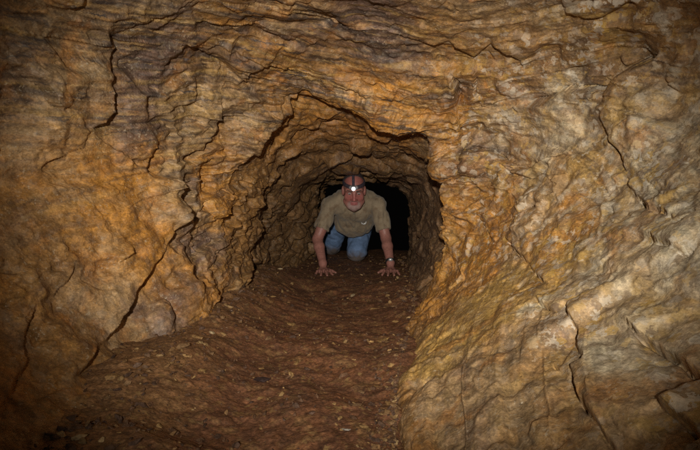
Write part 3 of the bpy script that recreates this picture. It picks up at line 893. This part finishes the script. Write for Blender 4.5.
for k, s_ in enumerate(STN):
    lone_stone(*s_, 'loose stones on the passage floor', k)
for k in range(46):
    v = 285 + 150 * gr.random() ** 1.1
    xl = np.interp(v, [285, 335, 380, 440], [262, 205, 150, 110]); xr = np.interp(v, [285, 320, 400, 440], [408, 405, 385, 380])
    u = gr.uniform(xl, xr)
    if min(abs(u - s_[0]) + abs(v - s_[1]) for s_ in STN) < 14:
        continue
    lone_stone(u, v, gr.uniform(4.5, 8.5), gr.uniform(.35, .7), [OC, BR, BR, (.22, .13, .05)][gr.integers(4)],
               'small brown to ochre fragment half sunk in the mud floor', 'small fragments in the mud floor', k)

for k, (u, v, px) in enumerate([(198, 338, 12), (214, 322, 10), (228, 306, 9), (240, 292, 8), (248, 281, 7), (180, 348, 13), (160, 356, 12), (136, 366, 14), (112, 378, 13),
                                (222, 318, 7), (206, 345, 9), (236, 300, 7), (188, 356, 9), (150, 372, 10), (257, 272, 6), (231, 311, 6), (172, 364, 8), (126, 384, 11)]):
    lone_stone(u, v, px * gr.uniform(.8, 1.15), gr.uniform(.55, .95), [(.26, .15, .055), (.20, .115, .05), (.30, .19, .08), (.16, .10, .065)][k % 4],
               'ochre-brown rubble stone lying along the foot of the left wall', 'rubble along the left wall foot', k + 3)
for k, (u, v, px) in enumerate([(411, 292, 6), (413, 306, 7), (408, 318, 7), (402, 340, 8), (396, 356, 7), (393, 384, 8), (388, 404, 9), (390, 424, 8), (386, 440, 9)]):
    lone_stone(u, v, px * gr.uniform(.8, 1.15), gr.uniform(.5, .9), [(.26, .15, .055), (.20, .115, .05), (.30, .19, .08)][k % 3],
               'brown stone wedged along the foot of the pale right wall', 'stones along the right wall foot', k + 5)

# ------------------------------------------------------------------ the crawling man: distance fields turned into meshes
class Field:
    """smooth union of rounded shapes on a grid, meshed by surface nets"""
    def __init__(self, lo, hi, h):
        self.lo = np.array(lo, np.float32); self.h = h
        self.n = np.ceil((np.array(hi) - self.lo) / h).astype(int) + 1
        self.g = np.full(self.n, 0.2, np.float32)

    def box(self, lo, hi, m):
        a = np.clip(np.floor((np.array(lo) - m - self.lo) / self.h).astype(int), 0, self.n - 1)
        b = np.clip(np.ceil((np.array(hi) + m - self.lo) / self.h).astype(int) + 1, 1, self.n)
        if (b <= a).any():
            return None, None
        ax = [self.lo[k] + self.h * np.arange(a[k], b[k], dtype=np.float32) for k in range(3)]
        P = np.stack(np.meshgrid(*ax, indexing='ij'), -1)
        return tuple(slice(a[k], b[k]) for k in range(3)), P

    def add(self, fn, lo, hi, k=0.012, mode='add'):
        sl, P = self.box(lo, hi, k * 2 + 4 * self.h)
        if sl is None:
            return
        dn = fn(P); g = self.g[sl]
        if mode == 'add':
            t = np.clip(.5 + .5 * (g - dn) / k, 0, 1)
            self.g[sl] = g + (dn - g) * t - k * t * (1 - t)
        elif mode == 'sub':
            t = np.clip(.5 - .5 * (g + dn) / k, 0, 1)
            self.g[sl] = g + (-dn - g) * t + k * t * (1 - t)
        elif mode == 'and':
            self.g[sl] = np.maximum(g, dn)

    def cone(self, a, b, ra, rb, k=0.012, mode='add', sq=None):
        a = np.array(a, np.float32); b = np.array(b, np.float32)

        def fn(P):
            e = b - a; t = np.clip(((P - a) @ e) / max(float(e @ e), 1e-9), 0, 1)
            v = P - (a + t[..., None] * e)
            if sq is not None:
                v = v * np.array(sq, np.float32)
            return np.sqrt((v * v).sum(-1)) - (ra + (rb - ra) * t)
        m = max(ra, rb)
        self.add(fn, np.minimum(a, b) - m * 1.6, np.maximum(a, b) + m * 1.6, k, mode)

    def ell(self, c, rad, M=None, k=0.012, mode='add'):
        c = np.array(c, np.float32); rad = np.array(rad, np.float32)
        M = np.eye(3, dtype=np.float32) if M is None else np.asarray(M, np.float32)

        def fn(P):
            v = (P - c) @ M            # columns of M are the local axes
            q0 = np.sqrt(((v / rad) ** 2).sum(-1)); q1 = np.sqrt(((v / (rad * rad)) ** 2).sum(-1))
            return q0 * (q0 - 1) / np.maximum(q1, 1e-6)
        m = float(rad.max())
        self.add(fn, c - m, c + m, k, mode)

    def mesh(self):
        g = self.g; s = g < 0
        n = np.array(g.shape)
        cnt = sum(s[i:n[0] - 1 + i, j:n[1] - 1 + j, k:n[2] - 1 + k].astype(np.int8) for i in (0, 1) for j in (0, 1) for k in (0, 1))
        I = np.argwhere((cnt > 0) & (cnt < 8))
        cid = np.full(n - 1, -1, np.int32); cid[tuple(I.T)] = np.arange(len(I))
        offs = [(i, j, k) for i in (0, 1) for j in (0, 1) for k in (0, 1)]
        val = np.stack([g[I[:, 0] + o[0], I[:, 1] + o[1], I[:, 2] + o[2]] for o in offs], 1)
        acc = np.zeros((len(I), 3)); c = np.zeros(len(I))
        for a in range(8):
            for b in range(a + 1, 8):
                oa, ob = np.array(offs[a]), np.array(offs[b])
                if np.abs(oa - ob).sum() != 1:
                    continue
                m = (val[:, a] < 0) != (val[:, b] < 0)
                t = np.where(m, val[:, a] / np.where(m, val[:, a] - val[:, b], 1), 0)
                acc += np.where(m[:, None], oa + t[:, None] * (ob - oa), 0); c += m
        Vt = self.lo + self.h * (I + acc / c[:, None])
        Q = []
        for ax in range(3):
            u, w = (ax + 1) % 3, (ax + 2) % 3
            s0 = np.take(s, range(n[ax] - 1), ax); s1 = np.take(s, range(1, n[ax]), ax)
            E = np.argwhere(s0 != s1)
            E = E[(E[:, u] > 0) & (E[:, w] > 0) & (E[:, u] < n[u] - 1) & (E[:, w] < n[w] - 1)]
            ins = s[tuple(E.T)]
            def at(du_, dw_):
                K = E.copy(); K[:, u] -= du_; K[:, w] -= dw_
                return cid[tuple(K.T)]
            qd = np.stack([at(1, 1), at(0, 1), at(0, 0), at(1, 0)], 1)
            qd[~ins] = qd[~ins][:, ::-1]
            Q.append(qd)
        return Vt, np.concatenate(Q)


# joints (x right, y away from the camera, z up), the man faces the camera
SHL, ELL, WRL = (-.134, 3.86, .446), (-.228, 3.80, .205), (-.182, 3.635, .058)
SHR, ELR, WRR = (.196, 3.86, .446), (.252, 3.80, .212), (.272, 3.635, .060)
NECK = (.030, 3.86, .515)
HC = np.array([.026, 3.690, .552])                     # head centre
tilt = R(15)
HF = np.array([0.02, -math.cos(tilt), -math.sin(tilt)]); HF /= np.linalg.norm(HF)
HS = np.array([1.0, 0.02, 0.0]); HS -= HF * (HS @ HF); HS /= np.linalg.norm(HS)
HU = np.cross(HS, -HF); HU /= np.linalg.norm(HU)
if HU[2] < 0:
    HU = -HU
HM = np.stack([HS, HF, HU], 1)                           # local (side, forward, up) to world


def hp(s_, f_, u_):
    return HC + HS * s_ + HF * f_ + HU * u_


def head_shapes(f, k=.014, grow=0.0):
    f.ell(hp(0, -.012, .030), np.array([.071, .100, .092]) + grow, HM, k)
    f.ell(hp(0, .030, -.035), np.array([.052, .066, .088]) + grow, HM, .03)


body = Field((-.33, 3.40, -.02), (.38, 4.15, .70), .0032)
head_shapes(body)
body.cone(hp(0, .058, -.112), hp(0, .064, -.108), .024, .022, .03)       # chin
for s_ in (-1, 1):
    body.ell(hp(.044 * s_, .056, -.036), (.022, .020, .026), HM, .02)        # cheek
    body.cone(hp(.010 * s_, .090, .016), hp(.048 * s_, .070, .016), .012, .010, .012)   # brow
    body.ell(hp(.031 * s_, .096, -.006), (.018, .017, .012), HM, .008, 'sub')     # socket
    body.ell(hp(.073 * s_, -.012, -.010), (.011, .020, .034), HM, .006)      # ear
    body.cone(hp(.012 * s_, .098, -.046), hp(.013 * s_, .094, -.046), .009, .009, .006)  # nostril wing
    body.cone(hp(.052 * s_, .030, -.070), hp(.030 * s_, .060, -.098), .022, .020, .02)  # jaw
body.cone(hp(0, .088, .008), hp(0, .114, -.040), .0085, .0125, .008)      # nose
for s_ in (-1, 1):
    body.cone(hp(0, .088, -.0675), hp(.021 * s_, .080, -.0735), .0052, .0035, .004)   # upper lip, corners drawn down
    body.cone(hp(0, .087, -.0775), hp(.018 * s_, .080, -.0770), .0060, .0035, .004)   # lower lip
body.cone(hp(0, -.03, -.06), NECK, .060, .070, .02)
body.ell((.03, 3.98, .45), (.15, .12, .08), None, .03)                     # chest, under the shirt
for SH, EL, WR in ((SHL, ELL, WRL), (SHR, ELR, WRR)):
    body.cone((.03, 3.95, .455), SH, .055, .055, .03)
    mid = np.array(SH) * .5 + np.array(EL) * .5
    body.cone(SH, mid, .047, .043, .02)
    body.cone(mid, EL, .043, .035, .02)
    fm = np.array(EL) * .68 + np.array(WR) * .32
    body.cone(EL, fm, .035, .036, .015)
    body.cone(fm, WR, .036, .025, .015, sq=(1, 1, 1.1))


def hand(f, W, sx, yaw):
    """flat hand on the ground, fingers spread towards the camera; sx = +1 when the thumb points to +x"""
    W = np.array(W, float); z0 = float(floor_z([W[0]], [W[1] - .08])[0]) - .005
    c, s = math.cos(yaw), math.sin(yaw)

    def T(a, b, z):            # a: towards thumb, b: towards the finger tips
        x, y = a * sx, -b
        return (W[0] + c * x - s * y, W[1] + s * x + c * y, z0 + z)
    f.cone(W, T(0, .030, .030), .026, .022, .015)
    f.cone(T(-.020, .040, .024), T(-.028, .085, .022), .018, .013, .012)
    f.cone(T(0, .040, .026), T(.002, .092, .025), .019, .014, .012)
    f.cone(T(.020, .040, .024), T(.030, .088, .022), .017, .013, .012)
    for a, b, ang, L, r_ in ((-.031, .080, -.42, .062, .0082), (-.011, .090, -.14, .080, .0090), (.010, .092, .10, .086, .0094), (.030, .086, .34, .076, .0090)):
        k1 = T(a, b, .024)
        k2 = T(a + math.sin(ang) * L * .45, b + math.cos(ang) * L * .45, .027)
        k3 = T(a + math.sin(ang) * L * .75, b + math.cos(ang) * L * .75, .016)
        k4 = T(a + math.sin(ang) * L, b + math.cos(ang) * L, .009)
        f.cone(k1, k2, r_ * 1.1, r_, .005); f.cone(k2, k3, r_, r_ * .93, .004); f.cone(k3, k4, r_ * .93, r_ * .8, .004)
    t1, t2, t3 = T(.026, .032, .022), T(.060, .052, .018), T(.080, .074, .010)
    f.cone(t1, t2, .015, .011, .008); f.cone(t2, t3, .0105, .0085, .004)


hand(body, WRL, 1, .10)
hand(body, WRR, -1, -.06)
bv, bf = body.mesh()

person = bpy.data.objects.new('person', None)
COL.objects.link(person)
person.location = (.03, 3.9, 0)
person['label'] = 'man in olive shirt and blue jeans crawling towards the camera with a lit headlamp'
person['category'] = 'person'


def to_person(V):
    return np.asarray(V) - np.array(person.location)


def skin_material():
    m = NT('flushed_skin')
    pos = m.n('ShaderNodeNewGeometry').outputs['Position']
    at = m.n('ShaderNodeAttribute', attribute_name='Col')
    c = m.mul(at.outputs[0], m.ramp(m.tex(90, 4, .6, vec=pos), [(.3, .82), (.7, 1.15)]))
    m.l(c, m.b.inputs['Base Color'])
    m.b.inputs['Roughness'].default_value = .45
    m.b.inputs['Specular IOR Level'].default_value = .4
    m.l(m.bump(m.tex(260, 3, .5, vec=pos), .4, .002), m.b.inputs['Normal'])
    return m.m


loc = (bv - HC) @ HM                                    # side, forward, up
sk = np.repeat(np.array([[.310, .138, .108]]), len(bv), 0)
ishead = bv[:, 2] > .40
red = np.exp(-(((np.abs(loc[:, 0]) - .040) / .03) ** 2 + ((loc[:, 2] + .035) / .035) ** 2)) + np.exp(-((loc[:, 0] / .02) ** 2 + ((loc[:, 2] + .035) / .03) ** 2)) + .8 * np.exp(-((loc[:, 2] - .075) / .035) ** 2)
red = np.clip(red, 0, 1) * ishead * (loc[:, 1] > -.02)
sk = sk * (1 - .6 * red[:, None]) + np.array([.32, .080, .074]) * .6 * red[:, None]
be = np.clip(1.3 - np.sqrt((loc[:, 0] / .040) ** 2 + ((loc[:, 2] + .090) / .036) ** 2), 0, 1) * ishead * (loc[:, 1] > .03)
be = be * np.where((np.abs(loc[:, 2] + .072) < .010) & (np.abs(loc[:, 0]) < .022), .1, 1)
be = np.clip(be * 2.0, 0, .8) * (.75 + .25 * noise(bv.astype(np.float32), 300, 3))
sk = sk * (1 - be[:, None]) + np.array([.30, .245, .225]) * be[:, None]
lip = (np.abs(loc[:, 2] + .072) < .012) & (np.abs(loc[:, 0]) < .024) & (loc[:, 1] > .07)
sk[lip] = (.33, .11, .105)
mudh = np.clip(1 - bv[:, 2] / .05, 0, 1) * (.35 + .4 * noise(bv.astype(np.float32), 40, 9))
mudh = np.clip(mudh, 0, .5)[:, None]
sk = sk * (1 - mudh) + np.array([.16, .08, .045]) * mudh
bme = np_mesh('body', to_person(bv), bf); set_col(bme, np.clip(sk, .01, 1))
obj('body', bme, skin_material(), person, label='flushed face, bare forearms and spread hands')


def plain(name, col, rough=.7, spec=.3, var=.25, scale=60, bump=.0015, metal=0.0):
    m = NT(name)
    pos = m.n('ShaderNodeNewGeometry').outputs['Position']
    m.l(m.mul(col, m.ramp(m.tex(scale, 4, .6, vec=pos), [(.3, 1 - var), (.7, 1 + var)])), m.b.inputs['Base Color'])
    m.b.inputs['Roughness'].default_value = rough; m.b.inputs['Specular IOR Level'].default_value = spec
    m.b.inputs['Metallic'].default_value = metal
    m.l(m.bump(m.tex(scale * 4, 3, .5, vec=pos), .5, bump), m.b.inputs['Normal'])
    return m.m


# eyes
eye_white = plain('eye_white', (.34, .28, .26), .25, .5, .05)
iris_dark = plain('iris_dark', (.05, .035, .025), .2, .5, .05)


def uv_sphere(name, c, rad, n=12, M=None):
    bm = bmesh.new(); bmesh.ops.create_uvsphere(bm, u_segments=n * 2, v_segments=n, radius=1)
    Vv = np.array([v.co[:] for v in bm.verts]) * np.array(rad)
    if M is not None:
        Vv = Vv @ np.asarray(M).T
    Vv = Vv + np.array(c)
    for v, co in zip(bm.verts, to_person(Vv)):
        v.co = co
    me = bpy.data.meshes.new(name); bm.to_mesh(me); bm.free()
    for p in me.polygons:
        p.use_smooth = True
    return me


for s_ in (-1, 1):
    e = obj('eye', uv_sphere('eye', hp(.031 * s_, .083, -.005), (.0120, .0110, .0075), 10, HM), eye_white, person)
    obj('iris', uv_sphere('iris', hp(.031 * s_, .0925, -.006), (.0052, .0028, .0052), 8, HM), iris_dark, e)
    ebf = Field(hp(.031 * s_, .09, .02) - .05, hp(.031 * s_, .09, .02) + .05, .002)
    ebf.cone(hp(.014 * s_, .101, .014), hp(.046 * s_, .084, .016), .0042, .0034, .004)
    v_, f_ = ebf.mesh()
    obj('eyebrow', np_mesh('eyebrow', to_person(v_), f_), plain('eyebrow_hair', (.07, .05, .04), .9, .1), person)

# short dark hair round the back and crown
hair = Field(HC - .16, HC + .16, .0028)
head_shapes(hair, .014, .005)
hair.add(lambda P: -(((P - HC.astype(np.float32)) @ HM.astype(np.float32)) @ np.array([0, -.72, .69], np.float32) - .040), HC - .2, HC + .2, .002, 'and')
v_, f_ = hair.mesh()
v_ = v_ + .0022 * np.stack([noise(v_.astype(np.float32), 140, k) for k in (1., 2., 3.)], 1)
obj('hair', np_mesh('hair', to_person(v_), f_), plain('dark_hair', (.045, .034, .032), .8, .25, .5, 160, .004), person, label='close-cropped dark hair receding from the forehead')

# ---- shirt
SHIRT_BOX = ((-.34, 3.70, .12), (.40, 4.58, .66))


def torso(f, g):
    f.ell((.03, 3.94, .435), (.165 + g, .135 + g, .122 + g), None, .05)
    f.ell((.03, 4.10, .350), (.165 + g, .19 + g, .160 + g), None, .05)
    f.ell((.03, 4.30, .385), (.170 + g, .18 + g, .135 + g), None, .05)


shirt = Field(*SHIRT_BOX, .0042)
torso(shirt, 0)
shirt.cone((.03, 3.88, .50), (.03, 3.83, .51), .085, .075, .04)
for SH, EL in ((SHL, ELL), (SHR, ELR)):
    SH, EL = np.array(SH), np.array(EL)
    shirt.cone((.03 + .5 * (SH[0] - .03), 3.90, .472), SH, .086, .064, .04)
    e = (EL - SH); L = np.linalg.norm(e); e = e / L
    end = SH + e * .195
    shirt.cone(SH, end, .058, .061, .025)
# cloth folds
ax = [shirt.lo[k] + shirt.h * np.arange(shirt.n[k]) for k in range(3)]
GX, GY_, GZ = np.meshgrid(*ax, indexing='ij')
near = np.abs(shirt.g) < .03
FPt = np.stack([GX[near], GY_[near], GZ[near]], 1).astype(np.float32)
fold = .0085 * (1 - 2 * np.abs(noise(FPt * np.array([1.2, .7, .55], np.float32), 13, 5.0))) + .0055 * noise(FPt * np.array([1.6, 1, .6], np.float32), 27, 15.0)
shirt.g[near] += fold
for SH, EL in ((SHL, ELL), (SHR, ELR)):       # hems: cut the sleeve ends flat and hollow them
    SH, EL = np.array(SH), np.array(EL)
    e = (EL - SH); e = e / np.linalg.norm(e); end = SH + e * .195
    shirt.add(lambda P, c=(end - e * .005).astype(np.float32), n=e.astype(np.float32): np.maximum(-((P - c) @ n), np.sqrt((((P - c) - ((P - c) @ n)[..., None] * n) ** 2).sum(-1)) - .1), end - .10, end + .13, .003, 'sub')
    shirt.cone(end - e * .02, end + e * .05, .049, .049, .003, 'sub')
shirt.cone(hp(0, -.02, -.075), NECK, .056, .064, .006, 'sub')
v_, f_ = shirt.mesh()


def shirt_material():
    m = NT('olive_cotton')
    pos = m.n('ShaderNodeNewGeometry').outputs['Position']
    c = m.mul((.250, .196, .130), m.ramp(m.tex(18, 4, .6, vec=pos), [(.3, .8), (.7, 1.15)]))
    sx = m.n('ShaderNodeSeparateXYZ'); m.l(pos, sx.inputs[0])
    dirt = m.ramp(m.tex(22, 4, .65, vec=pos), [(.5, 0.0), (.66, .6)])
    c = m.mul(c, (.13, .08, .045), dirt, 'MIX')
    m.l(c, m.b.inputs['Base Color'])
    m.b.inputs['Roughness'].default_value = .9; m.b.inputs['Specular IOR Level'].default_value = .15
    m.b.inputs['Sheen Weight'].default_value = .15
    m.l(m.bump(m.tex(420, 2, .5, vec=pos), .4, .0015), m.b.inputs['Normal'])
    return m.m


SHM = shirt_material()
shirt_o = obj('shirt', np_mesh('shirt', to_person(v_), f_), SHM, person, label='olive short-sleeved button shirt')


def shirt_front(x, z):
    """distance y of the shirt front at (x, z), read from the field"""
    i = int(round((x - shirt.lo[0]) / shirt.h)); k = int(round((z - shirt.lo[2]) / shirt.h))
    colm = shirt.g[i, :, k]; j = np.nonzero(colm < 0)[0]
    return shirt.lo[1] + shirt.h * (j[0] if len(j) else 60)


def ribbon(name, pts, w, mat, parent, lift=.004, thick=.003):
    """flat strip laid on the shirt front along (x, z) points"""
    pts = np.array(pts, float); n = len(pts)
    ww = np.broadcast_to(np.asarray(w, float), (n,))
    t = np.gradient(pts, axis=0); t /= np.linalg.norm(t, axis=1, keepdims=True)
    nn = np.stack([-t[:, 1], t[:, 0]], 1)
    Vv = []
    for dlt in (0, thick):
        for sgn in (-1, 1):
            for p, q_, wv in zip(pts, nn, ww):
                xx, zz = p + q_ * sgn * wv / 2
                Vv.append((xx, shirt_front(xx, zz) - lift + dlt, zz))
    Fq = []
    for k in range(n - 1):
        a, b, c, d_ = k, n + k, 2 * n + k, 3 * n + k
        Fq += [(a, a + 1, b + 1, b), (c, d_, d_ + 1, c + 1), (a, c, c + 1, a + 1), (b, b + 1, d_ + 1, d_)]
    me = np_mesh(name, to_person(np.array(Vv)), np.array(Fq))
    return obj(name, me, mat, parent)


ribbon('placket', [(.028, z) for z in np.linspace(.40, .262, 16)], .022, SHM, shirt_o, .010, .006)
BTN = plain('button', (.10, .085, .06), .4, .4, .1)
for z in (.385, .335, .285):
    c = np.array([.028, shirt_front(.028, z) - .012, z])
    obj('button', uv_sphere('button', c, (.006, .003, .006), 6), BTN, shirt_o)
# collar: two flaps beside the throat
for s_ in (-1, 1):
    cf = Field((-.12, 3.66, .36), (.18, 3.95, .60), .0032)
    c0_ = np.array([.03 + .062 * s_, 3.835, .515]); c1_ = np.array([.03 + .030 * s_, shirt_front(.03 + .03 * s_, .43) - .012, .428]); c2_ = np.array([.03 + .066 * s_, shirt_front(.03 + .066 * s_, .445) - .012, .448])
    cf.cone(c0_, c1_, .012, .007, .010); cf.cone(c0_, c2_, .012, .007, .010); cf.cone(c1_, c2_, .007, .007, .014)
    cf.cone(c0_, (.03 + .045 * s_, 3.90, .565), .010, .009, .01)
    v_, f_ = cf.mesh()
    obj('collar', np_mesh('collar', to_person(v_), f_), SHM, shirt_o)
WHT = plain('white_thread', (.62, .62, .60), .7, .2, .1)
a_ = np.linspace(R(165), R(385), 18)
ribbon('emblem', [(.100 + .017 * math.cos(t), .318 + .015 * math.sin(t)) for t in a_], .004 + .007 * np.sin(np.linspace(0, math.pi, 18)), WHT, shirt_o, .006)

# ---- jeans and boots
jn = Field((-.30, 4.00, -.03), (.30, 5.25, .60), .0048)
jn.ell((.03, 4.42, .385), (.165, .16, .140), None, .04)
KR, HR, AR_ = (.052, 4.185, .075), (.105, 4.43, .37), (.075, 4.63, .062)
KL, HL, AL = (-.158, 4.62, .078), (-.060, 4.45, .38), (-.165, 5.04, .062)
for H_, K_, A_ in ((HR, KR, AR_), (HL, KL, AL)):
    jn.cone(H_, K_, .108, .080, .03); jn.cone(K_, A_, .074, .055, .02)
near = np.abs(jn.g) < .03
ax = [jn.lo[k] + jn.h * np.arange(jn.n[k]) for k in range(3)]
GX, GY_, GZ = np.meshgrid(*ax, indexing='ij')
FPt = np.stack([GX[near], GY_[near], GZ[near]], 1).astype(np.float32)
jn.g[near] += .006 * (1 - 2 * np.abs(noise(FPt * np.array([.7, 1, 1.3], np.float32), 14, 25.0)))
v_, f_ = jn.mesh()


def denim_material():
    m = NT('blue_denim')
    pos = m.n('ShaderNodeNewGeometry').outputs['Position']
    sx = m.n('ShaderNodeSeparateXYZ'); m.l(pos, sx.inputs[0])
    c = m.mul((.125, .195, .330), m.ramp(m.tex(30, 5, .6, vec=pos), [(.3, .7), (.7, 1.25)]))
    ad = m.n('ShaderNodeMath', operation='MULTIPLY_ADD'); m.l(m.tex(25, 4, .6, vec=pos), ad.inputs[0]); ad.inputs[1].default_value = .10
    m.l(sx.outputs[2], ad.inputs[2])
    mudf = m.ramp(ad.outputs[0], [(.085, 0.9), (.145, 0.0)])       # wet mud picked up from kneeling
    c = m.mul(c, (.115, .085, .062), mudf, 'MIX')
    m.l(c, m.b.inputs['Base Color'])
    m.b.inputs['Roughness'].default_value = .9; m.b.inputs['Specular IOR Level'].default_value = .15
    m.l(m.bump(m.tex(500, 2, .5, vec=pos), .5, .0015), m.b.inputs['Normal'])
    return m.m


obj('jeans', np_mesh('jeans', to_person(v_), f_), denim_material(), person, label='faded blue jeans with muddy knees')
BOOT = plain('dark_boot_leather', (.06, .045, .035), .6)
for A_ in (AR_, AL):
    bo = Field(np.array(A_) - .25, np.array(A_) + .25, .006)
    A_ = np.array(A_)
    bo.cone(A_ + (0, -.02, .0), A_ + (0, .06, .0), .056, .050, .02); bo.cone(A_ + (0, .05, .01), A_ + (0, .085, -.03), .045, .03, .03)
    bo.cone(A_ + (0, .07, .045), A_ + (0, .07, -.03), .040, .034, .03)
    v_, f_ = bo.mesh()
    obj('boot', np_mesh('boot', to_person(v_), f_), BOOT, person)

# ---- headlamp
STRAP = plain('dark_strap', (.045, .035, .045), .8, .2, .3)
SHELL = plain('grey_plastic', (.20, .19, .19), .4, .5, .1)
lampc = hp(-.006, .106, .040)
lamp = bpy.data.objects.new('headlamp', None); COL.objects.link(lamp); lamp.parent = person
for nm, cut in (('strap', lambda L: np.abs(L[..., 2] - .040 + .15 * (L[..., 1] - .09)) - .0105), ('crown_strap', lambda L: np.maximum(np.abs(L[..., 0] + .006) - .009, .045 - L[..., 2]))):
    st_ = Field(HC - .16, HC + .16, .0028)
    head_shapes(st_, .014, .0085)
    st_.add(lambda P, cut=cut: cut((P - HC.astype(np.float32)) @ HM.astype(np.float32)), HC - .2, HC + .2, .002, 'and')
    v_, f_ = st_.mesh()
    obj(nm, np_mesh(nm, to_person(v_), f_), STRAP, lamp)
hs = Field(lampc - .06, lampc + .06, .0022)
hs.cone(lampc - HS * .016 - HF * .008, lampc + HS * .020 - HF * .008, .014, .014, .006)
hs.cone(lampc - HF * .004, lampc + HF * .012, .0145, .0135, .004)
v_, f_ = hs.mesh()
obj('lamp_housing', np_mesh('lamp_housing', to_person(v_), f_), SHELL, lamp)
lm = bpy.data.materials.new('lit_led'); lm.use_nodes = True
nt = lm.node_tree; nt.nodes.clear()
em = nt.nodes.new('ShaderNodeEmission'); ou = nt.nodes.new('ShaderNodeOutputMaterial')
em.inputs[0].default_value = (.92, .97, 1, 1); em.inputs[1].default_value = 8
nt.links.new(em.outputs[0], ou.inputs[0])
obj('lamp_lens', uv_sphere('lamp_lens', lampc + HF * .024, (.0125, .006, .0125), 10, HM), lm, lamp, label='glowing white lamp lens')

# ---- wristwatch on the hand by the right wall
watch = bpy.data.objects.new('wristwatch', None); COL.objects.link(watch); watch.parent = person
Wr = np.array(WRR); ed_ = np.array(ELR) - Wr; ed_ /= np.linalg.norm(ed_)
wc = Wr + ed_ * .012
ws = Field(wc - .07, wc + .07, .0025)
ws.cone(wc - ed_ * .010, wc + ed_ * .010, .033, .033, .002)
ws.add(lambda P: np.abs((P - wc.astype(np.float32)) @ ed_.astype(np.float32)) - .0095, wc - .1, wc + .1, .002, 'and')
v_, f_ = ws.mesh()
obj('watch_strap', np_mesh('watch_strap', to_person(v_), f_), plain('black_rubber', (.02, .02, .02), .6), watch)
dl = wc + np.array([0, -.028, .016])
obj('watch_dial', uv_sphere('watch_dial', dl, (.016, .007, .013), 8), plain('steel_dial', (.30, .30, .30), .3, .5, .1, metal=.4), watch)
